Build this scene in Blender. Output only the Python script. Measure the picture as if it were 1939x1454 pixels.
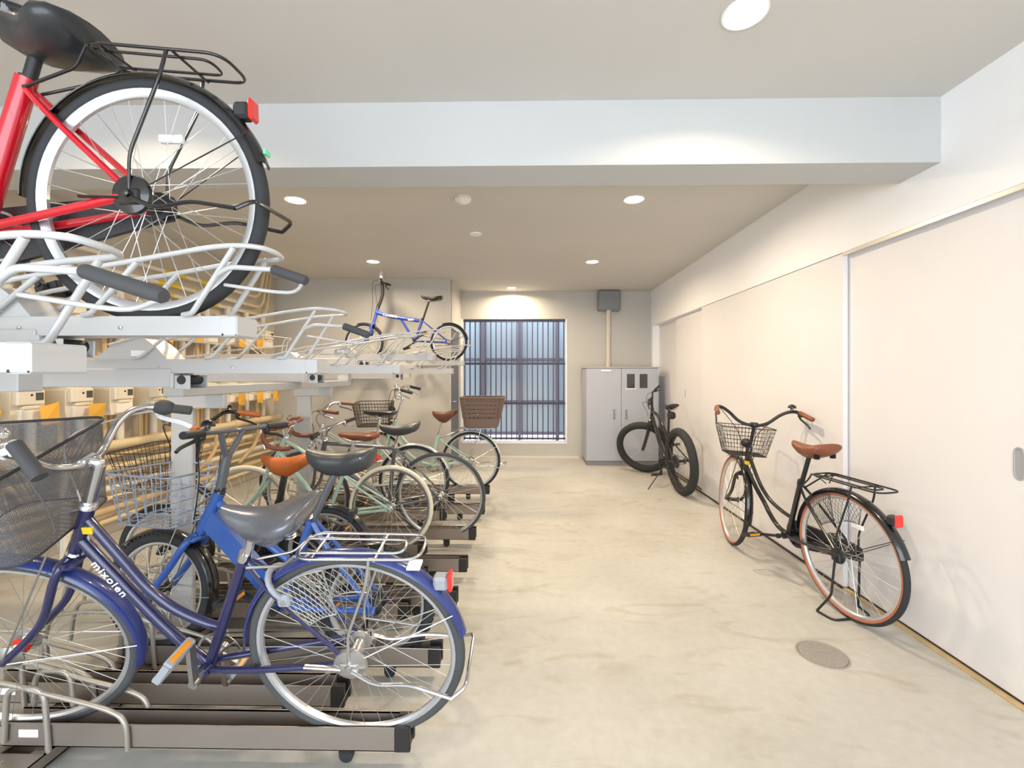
import bpy, math, random
from mathutils import Vector, Matrix
PI = math.pi
random.seed(7)
for o in list(bpy.data.objects): bpy.data.objects.remove(o, do_unlink=True)
S = bpy.context.scene
COL = S.collection

# ------------------------------------------------------------------ camera
CAM_H, FOC = 1.30, 557.0                      # metres; focal length in 1/1280ths of the picture width
cd = bpy.data.cameras.new('camera'); cam = bpy.data.objects.new('camera', cd); COL.objects.link(cam)
cam.location = (0, 0, CAM_H); cam.rotation_euler = (PI/2, 0, math.radians(1.0))
cd.sensor_width = 36.0; cd.lens = 36.0*FOC/1280.0
cd.shift_x = -9.3/1280; cd.shift_y = -12.5/1280
cd.clip_start = 0.03; cd.clip_end = 200
S.camera = cam
# ------------------------------------------------------------------ world and exposure
S.view_settings.view_transform = 'Standard'; S.view_settings.look = 'None'
S.view_settings.gamma = 1.0; S.view_settings.use_curve_mapping = False
S.view_settings.exposure = 0.06
W_ = bpy.data.worlds.new('world'); S.world = W_; W_.use_nodes = True
bg = W_.node_tree.nodes['Background']; bg.inputs[0].default_value = (0.86, 0.94, 1.02, 1); bg.inputs[1].default_value = 5.4
S.cycles.use_denoising = True
S.cycles.max_bounces = 10; S.cycles.diffuse_bounces = 6; S.cycles.transparent_max_bounces = 24
S.cycles.sample_clamp_indirect = 6.0
LAMP_W = 27.5
LAMP_COL = (1.0, 0.80, 0.56)

# ------------------------------------------------------------------ materials
def lin(c):
    return tuple((v/255/12.92) if v/255 <= 0.04045 else ((v/255+0.055)/1.055)**2.4 for v in c)
MC = {}
def mat(name, rgb, rough=0.5, metal=0.0, noise=0.0, nscale=8.0, bump=0.0, bscale=200.0, emit=None, es=0.0, alpha=None, coat=0.0, trans=0.0):
    if name in MC: return MC[name]
    m = bpy.data.materials.new(name); m.use_nodes = True
    nt = m.node_tree; p = nt.nodes['Principled BSDF']; c = lin(rgb)
    p.inputs['Roughness'].default_value = rough; p.inputs['Metallic'].default_value = metal
    p.inputs['Coat Weight'].default_value = coat
    p.inputs['Transmission Weight'].default_value = trans
    tc = nt.nodes.new('ShaderNodeTexCoord')
    nz = nt.nodes.new('ShaderNodeTexNoise'); nz.inputs['Scale'].default_value = nscale; nz.inputs['Detail'].default_value = 6
    nt.links.new(tc.outputs['Object'], nz.inputs['Vector'])
    rp = nt.nodes.new('ShaderNodeValToRGB')
    k = noise if noise else 0.02
    rp.color_ramp.elements[0].position = 0.3; rp.color_ramp.elements[1].position = 0.7
    rp.color_ramp.elements[0].color = tuple(max(0, v*(1-k)) for v in c)+(1,)
    rp.color_ramp.elements[1].color = tuple(min(1, v*(1+k*0.6)) for v in c)+(1,)
    nt.links.new(nz.outputs['Fac'], rp.inputs['Fac']); nt.links.new(rp.outputs['Color'], p.inputs['Base Color'])
    if bump:
        n2 = nt.nodes.new('ShaderNodeTexNoise'); n2.inputs['Scale'].default_value = bscale
        nt.links.new(tc.outputs['Object'], n2.inputs['Vector'])
        b = nt.nodes.new('ShaderNodeBump'); b.inputs['Strength'].default_value = bump; b.inputs['Distance'].default_value = 0.002
        nt.links.new(n2.outputs['Fac'], b.inputs['Height']); nt.links.new(b.outputs['Normal'], p.inputs['Normal'])
    if emit:
        p.inputs['Emission Color'].default_value = lin(emit)+(1,); p.inputs['Emission Strength'].default_value = es
    MC[name] = m
    return m

def concrete_floor():
    m = bpy.data.materials.new('concrete floor'); m.use_nodes = True; nt = m.node_tree; N = nt.nodes; L = nt.links
    p = N['Principled BSDF']; tc = N.new('ShaderNodeTexCoord')
    def noise(s, d, dist=0.0, sc=(1, 1, 1)):
        mp = N.new('ShaderNodeMapping'); mp.inputs['Scale'].default_value = sc
        L.new(tc.outputs['Object'], mp.inputs['Vector'])
        n = N.new('ShaderNodeTexNoise'); n.inputs['Scale'].default_value = s; n.inputs['Detail'].default_value = d
        n.inputs['Distortion'].default_value = dist; L.new(mp.outputs['Vector'], n.inputs['Vector']); return n
    def ramp(n, a, b, ca, cb):
        r = N.new('ShaderNodeValToRGB'); e = r.color_ramp.elements
        e[0].position = a; e[1].position = b; e[0].color = ca; e[1].color = cb
        L.new(n.outputs['Fac'], r.inputs['Fac']); return r
    a = ramp(noise(1.1, 8, 0.6), 0.35, 0.68, lin((178, 176, 170))+(1,), lin((194, 193, 188))+(1,))
    b = ramp(noise(2.6, 10, 1.5, (1, 2.2, 1)), 0.54, 0.72, (1, 1, 1, 1), lin((228, 221, 205))+(1,))
    c = ramp(noise(22, 6, 0.4), 0.3, 0.75, lin((238, 238, 236))+(1,), (1, 1, 1, 1))
    d = ramp(noise(5.5, 3, 0.0), 0.74, 0.80, (1, 1, 1, 1), lin((205, 190, 168))+(1,))
    cur = a.outputs['Color']
    for r in (b, c, d):
        mx = N.new('ShaderNodeMix'); mx.data_type = 'RGBA'; mx.blend_type = 'MULTIPLY'; mx.inputs['Factor'].default_value = 0.7
        L.new(cur, mx.inputs['A']); L.new(r.outputs['Color'], mx.inputs['B']); cur = mx.outputs['Result']
    L.new(cur, p.inputs['Base Color'])
    rr = N.new('ShaderNodeMapRange'); rr.inputs['To Min'].default_value = 0.42; rr.inputs['To Max'].default_value = 0.62
    L.new(noise(3.0, 5).outputs['Fac'], rr.inputs['Value']); L.new(rr.outputs['Result'], p.inputs['Roughness'])
    return m
def grid_mesh_mat(name, rgb, pitch, open_):
    """perforated sheet: round holes on a lattice, see-through where the hole is"""
    m = bpy.data.materials.new(name); m.use_nodes = True; nt = m.node_tree; N = nt.nodes; L = nt.links
    p = N['Principled BSDF']; p.inputs['Base Color'].default_value = lin(rgb)+(1,); p.inputs['Roughness'].default_value = 0.45
    p.inputs['Metallic'].default_value = 0.3
    tc = N.new('ShaderNodeTexCoord'); sx = N.new('ShaderNodeSeparateXYZ'); L.new(tc.outputs['UV'], sx.inputs[0])
    def mth(op, a, b=None):
        n = N.new('ShaderNodeMath'); n.operation = op
        for i, v in enumerate((a, b)):
            if v is None: continue
            if isinstance(v, (int, float)): n.inputs[i].default_value = v
            else: L.new(v, n.inputs[i])
        return n.outputs[0]
    u = mth('ADD', sx.outputs[0], sx.outputs[1]); v = mth('SUBTRACT', sx.outputs[0], sx.outputs[1])
    su = mth('ABSOLUTE', mth('SINE', mth('MULTIPLY', u, PI/pitch))); sv = mth('ABSOLUTE', mth('SINE', mth('MULTIPLY', v, PI/pitch)))
    h = mth('GREATER_THAN', mth('MULTIPLY', su, sv), open_)
    t = N.new('ShaderNodeBsdfTransparent'); mx = N.new('ShaderNodeMixShader')
    L.new(h, mx.inputs[0]); L.new(p.outputs[0], mx.inputs[1]); L.new(t.outputs[0], mx.inputs[2])
    L.new(mx.outputs[0], N['Material Output'].inputs['Surface'])
    return m

M_FLOOR = concrete_floor()
M_CEIL = mat('grey ceiling paint', (203, 200, 194), 0.9, noise=0.03, nscale=1.5, bump=0.1, bscale=60)
M_BEAM = mat('pale grey beam paint', (190, 191, 190), 0.85, noise=0.02, nscale=2, bump=0.1, bscale=60)
M_WALL = mat('warm grey plaster', (192, 190, 185), 0.9, noise=0.04, nscale=1.5, bump=0.15, bscale=70)
M_WHITEWALL = mat('white wallpaper', (246, 246, 248), 0.85, noise=0.01, bump=0.08, bscale=90)
M_DOOR = mat('cream white door board', (226, 224, 226), 0.5, noise=0.015, nscale=3)
M_LWALL = mat('beige meter wall', (205, 196, 180), 0.9, noise=0.05, nscale=2)
M_REVEAL = mat('white window reveal', (236, 238, 242), 0.7)
M_GREYMETAL = mat('grey painted steel', (160, 161, 166), 0.5, noise=0.02)
M_CAB = mat('grey cabinet paint', (174, 177, 188), 0.45, noise=0.015)
M_CABDARK = mat('dark cabinet base', (128, 128, 132), 0.5)
M_BOX = mat('grey junction box', (128, 132, 136), 0.5)
M_CONDUIT = mat('beige conduit', (205, 197, 182), 0.5)
M_GLASSDARK = mat('dark glass', (62, 64, 68), 0.1)
M_ALU = mat('aluminium', (200, 202, 205), 0.3, 0.9)
M_LEVERW = mat('white lever', (228, 230, 236), 0.35)
M_CHROME = mat('chrome', (215, 215, 218), 0.14, 1.0)
M_CHROMEDULL = mat('dull chrome', (190, 190, 190), 0.32, 1.0)
M_RIM = mat('silver rim', (205, 207, 212), 0.3, 0.75)
M_SPOKE = mat('steel spoke', (205, 205, 205), 0.3, 0.8)
M_SPOKEDULL = mat('dull steel spoke', (170, 167, 160), 0.45, 0.7)
M_RUBBER = mat('black rubber', (42, 43, 45), 0.75, bump=0.3, bscale=300)
M_RUBBERDUSTY = mat('dusty rubber', (72, 73, 74), 0.85, noise=0.1)
M_TAN = mat('tan sidewall rubber', (176, 104, 78), 0.7)
M_CREAM = mat('cream tyre', (214, 208, 188), 0.7)
M_BLACK = mat('black gloss paint', (22, 22, 24), 0.22, coat=0.5)
M_BLACKSATIN = mat('black satin', (34, 34, 36), 0.5)
M_BLACKPLASTIC = mat('black plastic', (40, 41, 44), 0.55)
M_GREYPLASTIC = mat('grey plastic', (150, 153, 160), 0.5)
M_NAVY = mat('navy blue paint', (30, 32, 76), 0.22, coat=0.6)
M_NAVYF = mat('navy fender paint', (38, 54, 118), 0.25, coat=0.6)
M_BLUE = mat('bright blue paint', (48, 92, 172), 0.32, coat=0.3)
M_FOLDBLUE = mat('folding bike blue', (52, 78, 168), 0.3, coat=0.4)
M_RED = mat('red paint', (196, 18, 38), 0.2, coat=0.7)
M_MINT = mat('mint paint', (168, 198, 186), 0.35, coat=0.3)
M_DARKGREY = mat('dark grey paint', (86, 90, 96), 0.3, coat=0.4)
M_SILVERP = mat('silver paint', (196, 200, 200), 0.3, 0.4)
M_TANLEATHER = mat('tan leather', (190, 100, 44), 0.45, noise=0.06)
M_BROWNLEATHER = mat('brown leather', (130, 74, 50), 0.4, noise=0.06)
M_DKBROWN = mat('dark brown leather', (112, 72, 54), 0.4)
M_SADGREY = mat('grey vinyl', (104, 106, 114), 0.27, 0.35, coat=0.3)
M_SADBLACK = mat('black vinyl', (40, 42, 46), 0.35, coat=0.2)
M_SADDK = mat('dark grey vinyl', (62, 64, 66), 0.4)
M_REFL = mat('red reflector', (220, 42, 34), 0.2, emit=None, coat=0.5)
M_AMBER = mat('amber reflector', (216, 140, 30), 0.25)
M_CLEAR = mat('clear reflector', (225, 225, 225), 0.15)
M_YELLOW = mat('yellow sticker', (236, 196, 30), 0.5)
M_WHITE = mat('white sticker', (238, 238, 240), 0.5)
M_RACKW = mat('white rack enamel', (188, 188, 188), 0.32, noise=0.01, coat=0.2)
M_RACKG = mat('pale grey moulded cover', (186, 187, 189), 0.45)
M_HANDLE = mat('dark foam grip', (64, 64, 66), 0.75)
M_RAIL = mat('bronze grey rail', (150, 140, 132), 0.38, 0.55)
M_RAILCAP = mat('black rail cap', (34, 32, 32), 0.5)
M_LOOP = mat('galvanised loop', (170, 165, 156), 0.4, 0.6)
M_METER = mat('cream meter housing', (232, 222, 202), 0.5)
M_METERLCD = mat('meter display', (86, 84, 74), 0.25)
M_PIPE = mat('cream pipe lagging', (222, 203, 164), 0.6, noise=0.03)
M_PIPE2 = mat('beige pipe', (198, 172, 128), 0.6, noise=0.04)
M_PIPEW = mat('off white pipe', (222, 216, 202), 0.55)
M_TAG = mat('orange card tag', (226, 172, 64), 0.6)
M_YTAPE = mat('yellow tape', (222, 196, 30), 0.5)
M_WIRE = mat('dark brown wire', (64, 54, 48), 0.45, 0.4)
M_WIREGREY = mat('blue grey wire', (156, 166, 184), 0.45, 0.4)
M_WIREBLACK = mat('black wire', (48, 46, 44), 0.45)
M_BROWNPLASTIC = mat('brown plastic', (112, 92, 82), 0.55)
M_CABLE = mat('pale cable', (186, 186, 186), 0.5)
M_MESH = grid_mesh_mat('fine grey basket mesh', (104, 106, 110), 0.0062, 0.52)
M_LOUV = mat('dark louvre steel', (72, 72, 90), 0.5, 0.2)
M_FENCE = mat('frosted fence panel', (168, 182, 196), 0.4)
M_FENCEF = mat('mauve grey fence frame', (112, 106, 124), 0.5)
M_DRAIN = mat('drain cover steel', (160, 156, 150), 0.5, 0.3)
M_RUST = mat('rusty track', (188, 164, 122), 0.5, noise=0.12, nscale=20)
M_GAP = mat('dark gap', (60, 50, 42), 0.8)
M_LAMP = mat('lamp diffuser', (255, 250, 240), 0.4, emit=(255, 244, 226), es=14.0)
M_RING = mat('lamp trim', (240, 240, 238), 0.4)

# ------------------------------------------------------------------ mesh helpers
class G:
    def __init__(s): s.v = []; s.f = []; s.m = []; s.uv = None
    def add(s, V, F, mi=0):
        b = len(s.v); s.v += [Vector(p) for p in V]; s.f += [tuple(i+b for i in f) for f in F]; s.m += [mi]*len(F); return s
    def box(s, lo, hi, mi=0):
        x0, y0, z0 = lo; x1, y1, z1 = hi
        if x1 < x0: x0, x1 = x1, x0
        if y1 < y0: y0, y1 = y1, y0
        if z1 < z0: z0, z1 = z1, z0
        V = [(x0, y0, z0), (x1, y0, z0), (x1, y1, z0), (x0, y1, z0), (x0, y0, z1), (x1, y0, z1), (x1, y1, z1), (x0, y1, z1)]
        return s.add(V, [(0, 3, 2, 1), (4, 5, 6, 7), (0, 1, 5, 4), (1, 2, 6, 5), (2, 3, 7, 6), (3, 0, 4, 7)], mi)
    def bbox(s, lo, hi, b=0.005, mi=0):
        """box with chamfered edges"""
        lo = [min(a, c) for a, c in zip(lo, hi)] if False else list(lo); hi = list(hi)
        for i in range(3):
            if hi[i] < lo[i]: lo[i], hi[i] = hi[i], lo[i]
        b = min([b]+[(hi[i]-lo[i])*0.45 for i in range(3)])
        V = []; idx = {}
        for sx in (0, 1):
            for sy in (0, 1):
                for sz in (0, 1):
                    c = [hi[0] if sx else lo[0], hi[1] if sy else lo[1], hi[2] if sz else lo[2]]
                    for ax in range(3):
                        p = list(c)
                        for k in range(3):
                            if k != ax: p[k] += (-b if (sx, sy, sz)[k] else b)
                        idx[(sx, sy, sz, ax)] = len(V); V.append(p)
        F = []
        for ax in range(3):
            o1, o2 = [(1, 2), (2, 0), (0, 1)][ax]
            for sd in (0, 1):
                q = []
                for (a, c) in ((0, 0), (1, 0), (1, 1), (0, 1)):
                    t = [0, 0, 0]; t[ax] = sd; t[o1] = a; t[o2] = c; q.append(idx[(t[0], t[1], t[2], ax)])
                F.append(tuple(q if sd else q[::-1]))
        for ax in range(3):
            o1, o2 = [(1, 2), (2, 0), (0, 1)][ax]
            for a in (0, 1):
                for c in (0, 1):
                    t0 = [0, 0, 0]; t0[o1] = a; t0[o2] = c; t1 = list(t0); t1[ax] = 1
                    F.append((idx[(*t0, o1)], idx[(*t0, o2)], idx[(*t1, o2)], idx[(*t1, o1)]))
        for sx in (0, 1):
            for sy in (0, 1):
                for sz in (0, 1): F.append(tuple(idx[(sx, sy, sz, k)] for k in range(3)))
        return s.add(V, F, mi)
    def tube(s, pts, r, n=8, closed=False, caps=True, mi=0, flat=1.0):
        P = [Vector(p) for p in pts]; k = len(P)
        if k < 2: return s
        T = []
        for i in range(k):
            if closed: t = P[(i+1) % k]-P[i-1]
            else: t = P[min(i+1, k-1)]-P[max(i-1, 0)]
            if t.length < 1e-9: t = Vector((0, 0, 1))
            T.append(t.normalized())
        up = Vector((0, 0, 1)) if abs(T[0].z) < 0.9 else Vector((1, 0, 0))
        u = T[0].cross(up).normalized(); fr = []
        for i in range(k):
            if i:
                u = u-T[i]*u.dot(T[i])
                u = u.normalized() if u.length > 1e-6 else T[i].orthogonal().normalized()
            fr.append((u.copy(), T[i].cross(u)))
        V = []
        for i in range(k):
            rr = r[i] if isinstance(r, (list, tuple)) else r
            a, b = fr[i]
            for j in range(n):
                t = 2*PI*j/n; V.append(P[i]+a*(math.cos(t)*rr)+b*(math.sin(t)*rr*flat))
        F = []
        for i in range(k if closed else k-1):
            i2 = (i+1) % k
            for j in range(n): F.append((i*n+j, i*n+(j+1) % n, i2*n+(j+1) % n, i2*n+j))
        if caps and not closed:
            F.append(tuple(range(n-1, -1, -1))); F.append(tuple((k-1)*n+j for j in range(n)))
        return s.add(V, F, mi)
    def lathe(s, prof, c=(0, 0, 0), ax='Y', n=24, mi=0, mis=None, closed=False):
        """prof = [(radius, offset along axis)]"""
        c = Vector(c); V = []
        for (r, h) in prof:
            for j in range(n):
                t = 2*PI*j/n; a, b = r*math.cos(t), r*math.sin(t)
                V.append(c+Vector({'Y': (a, h, b), 'Z': (a, b, h), 'X': (h, a, b)}[ax]))
        k = len(prof); F = []; M = []
        for i in range(k if closed else k-1):
            i2 = (i+1) % k
            for j in range(n):
                F.append((i*n+j, i*n+(j+1) % n, i2*n+(j+1) % n, i2*n+j)); M.append(mis[i] if mis else mi)
        b = len(s.v); s.v += V; s.f += [tuple(i+b for i in f) for f in F]; s.m += M
        if not closed:
            for q in (0, k-1):
                if prof[q][0] > 1e-4: s.f.append(tuple(b+q*n+j for j in range(n))); s.m.append(mi)
        return s
    def prism(s, poly, axis, a, b, mi=0):
        """poly of 2D points extruded along axis from a to b; axis Y -> poly is (x,z); X -> (y,z); Z -> (x,y)"""
        def P(p, h): return {'Y': (p[0], h, p[1]), 'X': (h, p[0], p[1]), 'Z': (p[0], p[1], h)}[axis]
        n = len(poly); V = [P(p, a) for p in poly]+[P(p, b) for p in poly]
        F = [tuple(range(n)), tuple(range(2*n-1, n-1, -1))]+[(i, (i+1) % n, n+(i+1) % n, n+i) for i in range(n)]
        return s.add(V, F, mi)
    def beam(s, p0, p1, w, h, up=(0, 0, 1), mi=0):
        p0, p1 = Vector(p0), Vector(p1); t = (p1-p0).normalized(); u = t.cross(Vector(up))
        if u.length < 1e-5: u = t.orthogonal()
        u.normalize(); v = u.cross(t)
        V = [p+u*(a*w/2)+v*(b*h/2) for p in (p0, p1) for (a, b) in ((-1, -1), (1, -1), (1, 1), (-1, 1))]
        return s.add(V, [(3, 2, 1, 0), (4, 5, 6, 7), (0, 1, 5, 4), (1, 2, 6, 5), (2, 3, 7, 6), (3, 0, 4, 7)], mi)
    def ball(s, c, r, n=10, mi=0, sc=(1, 1, 1)):
        m = n//2+1; V = [Vector(c)+Vector((0, 0, -r*sc[2]))]; F = []
        for i in range(1, m):
            p = -PI/2+PI*i/m
            for j in range(n):
                t = 2*PI*j/n; V.append(Vector(c)+Vector((r*sc[0]*math.cos(p)*math.cos(t), r*sc[1]*math.cos(p)*math.sin(t), r*sc[2]*math.sin(p))))
        V.append(Vector(c)+Vector((0, 0, r*sc[2]))); L = len(V)-1
        for j in range(n): F.append((0, 1+(j+1) % n, 1+j)); F.append((L, L-n+j, L-n+(j+1) % n))
        for i in range(m-2):
            for j in range(n):
                a = 1+i*n; F.append((a+j, a+(j+1) % n, a+n+(j+1) % n, a+n+j))
        return s.add(V, F, mi)
    def xf(s, m): s.v = [m @ v for v in s.v]; return s

def obj(name, g, mats, parent=None, smooth=35, m=None, uv=None):
    if m is not None: g.xf(m)
    me = bpy.data.meshes.new(name); me.from_pydata([tuple(v) for v in g.v], [], g.f)
    if not isinstance(mats, (list, tuple)): mats = [mats]
    for a in mats: me.materials.append(a)
    me.polygons.foreach_set('material_index', g.m)
    if smooth:
        me.polygons.foreach_set('use_smooth', [True]*len(me.polygons)); me.set_sharp_from_angle(angle=math.radians(smooth))
    if uv:
        l = me.uv_layers.new(name='UVMap')
        for i, lp in enumerate(me.loops): l.data[i].uv = uv[lp.vertex_index]
    me.validate(); me.update()
    o = bpy.data.objects.new(name, me); COL.objects.link(o)
    if parent is not None: o.parent = parent
    return o
def tag(o, label, cat, group=None):
    o['label'] = label; o['category'] = cat
    if group: o['group'] = group
    return o
def thing(name, label, cat, loc=(0, 0, 0), group=None, mtx=None):
    o = bpy.data.objects.new(name, None); COL.objects.link(o); o.empty_display_size = 0.1
    if mtx is not None: o.matrix_world = mtx
    else: o.location = loc
    return tag(o, label, cat, group)
def struct(name, g, m, parent=None, smooth=0):
    o = obj(name, g, m, parent, smooth)
    if parent is None: o['kind'] = 'structure'
    return o
def sp(pts, k=6, closed=False):
    """Catmull-Rom through pts"""
    P = [Vector(p) for p in pts]; n = len(P); out = []
    for i in range(n if closed else n-1):
        if closed: p0, p1, p2, p3 = P[i-1], P[i], P[(i+1) % n], P[(i+2) % n]
        else: p0, p1, p2, p3 = P[max(i-1, 0)], P[i], P[i+1], P[min(i+2, n-1)]
        for j in range(k):
            t = j/k; out.append(0.5*((2*p1)+(p2-p0)*t+(2*p0-5*p1+4*p2-p3)*t*t+(3*p1-p0-3*p2+p3)*t**3))
    if not closed: out.append(P[-1])
    return out
def rnd(pts, r=0.03, k=4, closed=False):
    """polyline with rounded corners"""
    P = [Vector(p) for p in pts]; n = len(P); out = []
    for i in range(n):
        if not closed and i in (0, n-1): out.append(P[i]); continue
        a, b, c = P[i-1], P[i], P[(i+1) % n]
        d1 = min(r, (a-b).length*0.48); d2 = min(r, (c-b).length*0.48)
        q0 = b+(a-b).normalized()*d1; q1 = b+(c-b).normalized()*d2
        for j in range(k+1):
            t = j/k; out.append(q0*(1-t)**2+b*2*t*(1-t)+q1*t*t)
    return out
def text(name, s, size, mtx, m, parent, ext=0.0008, bold=0.0, ax='LEFT'):
    c = bpy.data.curves.new(name, 'FONT'); c.body = s; c.size = size; c.extrude = ext; c.offset = bold; c.align_x = ax; c.align_y = 'CENTER'; c.space_character = 1.18
    f = bpy.data.objects.new(name, c); COL.objects.link(f); bpy.context.view_layer.update()
    me = bpy.data.meshes.new_from_object(f.evaluated_get(bpy.context.evaluated_depsgraph_get())); bpy.data.objects.remove(f, do_unlink=True)
    me.materials.clear(); me.materials.append(m)
    o = bpy.data.objects.new(name, me); COL.objects.link(o)
    o.parent = parent; o.matrix_local = mtx; return o

# ------------------------------------------------------------------ the room
XR, XL, YB, YN, YF, ZC = 1.905, -3.41, 6.90, 5.95, -2.2, 2.577
T = 0.15
g = G().box((XL-T, YF, -0.1), (XR+0.6, YB+0.25, 0)); struct('floor', g, M_FLOOR)
g = G().box((XL-T, YF, ZC), (XR+0.6, YB+T, ZC+0.15)); struct('ceiling', g, M_CEIL)
g = G().box((XL, 2.085, 2.275), (XR, 2.315, ZC+0.01)); struct('trim_1', g, M_BEAM)
# left wall behind the meters, and the grey wall that closes the rack bay
struct('wall_left', G().box((XL-T, YF, 0), (XL, YN+T, ZC)), M_LWALL)
XJ = -1.03
struct('wall_back_bay', G().box((XL, YN, 0), (XJ, YN+0.10, ZC)), M_WALL)
# return wall with a grey door in it
g = G().box((XJ-0.10, YN+0.10, 0), (XJ, 6.02, ZC)); g.box((XJ-0.10, 6.02, 1.93), (XJ, 6.80, ZC)); g.box((XJ-0.10, 6.80, 0), (XJ, YB+T, ZC))
struct('wall_return', g, M_WALL)
d5 = struct('door_5', G().box((XJ-0.06, 6.03, 0.01), (XJ-0.02, 6.79, 1.92)), mat('dark grey steel door', (98, 99, 106), 0.45))
obj('door_handle', G().tube(rnd([(XJ-0.02, 6.12, 0.92), (XJ+0.03, 6.12, 0.92), (XJ+0.03, 6.24, 0.92)], 0.01), 0.009).lathe([(0.022, 0), (0.022, 0.01)], (XJ-0.02, 6.12, 0.92), 'X', 16), M_ALU, d5)
# back wall with the louvred opening
WX0, WX1, WZ0, WZ1 = -1.01, 0.595, 0.245, 2.15
g = G()
g.box((XJ, YB, 0), (XR+0.1, YB+T, WZ0)); g.box((XJ, YB, WZ1), (XR+0.1, YB+T, ZC)); g.box((WX1, YB, WZ0), (XR+0.1, YB+T, WZ1)); g.box((XJ, YB, WZ0), (WX0, YB+T, WZ1))
struct('wall_back', g, M_WALL)
# low plinth step below the back wall
struct('baseboard_back', G().box((XJ, YB-0.03, 0), (0.80, YB, 0.03)), mat('pale kerb', (216, 212, 204), 0.7))
# window: reveal lining, louvre of upright bars, cross rails
w1 = struct('window_1', G().box((WX0-0.001, YB-0.004, WZ0-0.02), (WX1+0.02, YB+T, WZ0+0.004)).box((WX1-0.004, YB-0.004, WZ0), (WX1+0.02, YB+T, WZ1+0.0)).box((WX0-0.02, YB-0.004, WZ0), (WX0+0.015, YB+T, WZ1)), M_REVEAL)
g = G()
n = 20
for i in range(n):
    x = WX0+0.035+(WX1-WX0-0.06)*i/(n-1)
    g.box((x-0.008, YB+0.03, WZ0+0.03), (x+0.008, YB+0.075, WZ1-0.005))
obj('louvre_bars', g, M_LOUV, w1, 0)
g = G()
for z in (WZ0+0.045, 0.70+0.14, 1.46, WZ1-0.02): g.box((WX0+0.015, YB+0.076, z-0.014), (WX1-0.004, YB+0.10, z+0.014))
g.box((WX0+0.015, YB+0.02, WZ1-0.035), (WX1-0.004, YB+0.10, WZ1))
obj('louvre_rails', g, M_LOUV, w1, 0)
# outside: paved strip and a frosted fence
struct('ground_outside', G().box((-4, YB+0.25, -0.02), (4, YB+4.5, 0.16)), mat('pale outdoor paving', (214, 214, 212), 0.8, noise=0.05))
fy = YB+0.75
fe = thing('fence', 'frosted pale blue panel fence with mauve grey frame outside the louvred window', 'fence', (-0.2, fy, 0.16))
for k in range(6):
    x0 = -2.05+k*0.64
    for (z0, z1) in ((0.30, 0.80), (0.84, 1.52), (1.56, 2.42)):
        obj('panel', G().box((x0+0.008-(-0.2), -0.01, z0-0.17), (x0+0.632-(-0.2), 0.0, z1-0.15)), M_FENCE, fe, 0)
g = G()
for k in range(7):
    x0 = -2.05+k*0.64+0.2; w = 0.045 if k == 2 else 0.025
    g.box((x0-w, -0.05, 0), (x0+w, 0.02, 2.35))
for z in (0.12, 0.66, 1.38, 2.28): g.box((-1.6, -0.03, z-0.02), (1.6, 0.015, z+0.03))
obj('fence_frame', g, M_FENCEF, fe, 0)

# right wall: white fascia above a run of sliding doors
FZ = 2.035
struct('wall_right', G().box((XR, YF, FZ), (XR+0.15, YB+T, ZC)).box((XR+0.30, YF, 0), (XR+0.40, YB+T, ZC)), M_WHITEWALL)
struct('trim_2', G().box((XR, 6.80, 0), (XR+0.15, YB, FZ)), M_WHITEWALL)
def door(name, y0, y1, dx, label=None, hy=None, hz=0.95, big=True):
    d = struct(name, G().bbox((XR+dx, y0, 0.012), (XR+dx+0.03, y1, FZ-0.004 if dx < 0.03 else FZ+0.05), 0.002), M_DOOR)
    if hy:
        hw, hh = (0.018, 0.062) if big else (0.008, 0.05)
        ring = rnd([(0, -hw, -hh), (0, hw, -hh), (0, hw, hh), (0, -hw, hh)], 0.03, 4, True)
        hnd = G().tube([(XR+dx-0.001, hy+p.y, hz+p.z) for p in ring], 0.004 if big else 0.002, 6, True)
        hnd.bbox((XR+dx-0.001, hy-hw+0.004, hz-hh+0.004), (XR+dx+0.002, hy+hw-0.004, hz+hh-0.004), 0.001)
        obj('recessed_handle', hnd, M_GREYMETAL, d)
    return d
door('door_1', -0.4, 2.80, 0.04, hy=1.795, hz=0.945)
door('door_2', 2.73, 4.92, 0.006)
door('door_3', 4.70, 5.90, 0.052, hy=5.55, hz=1.06, big=False)
door('door_4', 5.80, 6.80, 0.098)
door('door_6', YF, -0.35, 0.006)
# tracks over and under the doors
struct('trim_3', G().box((XR+0.001, YF, FZ-0.022), (XR+0.012, 2.73, FZ-0.001)).box((XR+0.04, YF, FZ-0.0), (XR+0.05, 2.73, FZ+0.03)), mat('track aluminium', (206, 202, 196), 0.35, 0.5))
struct('trim_4', G().box((XR+0.002, YF, 0.0), (XR+0.05, 6.8, 0.006)), M_RUST)
struct('trim_5', G().box((XR+0.036, YF, 0.001), (XR+0.052, 6.8, 0.011)).box((XR-0.004, 2.73, 0.0), (XR+0.006, 6.8, 0.012)), M_GAP)

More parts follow.
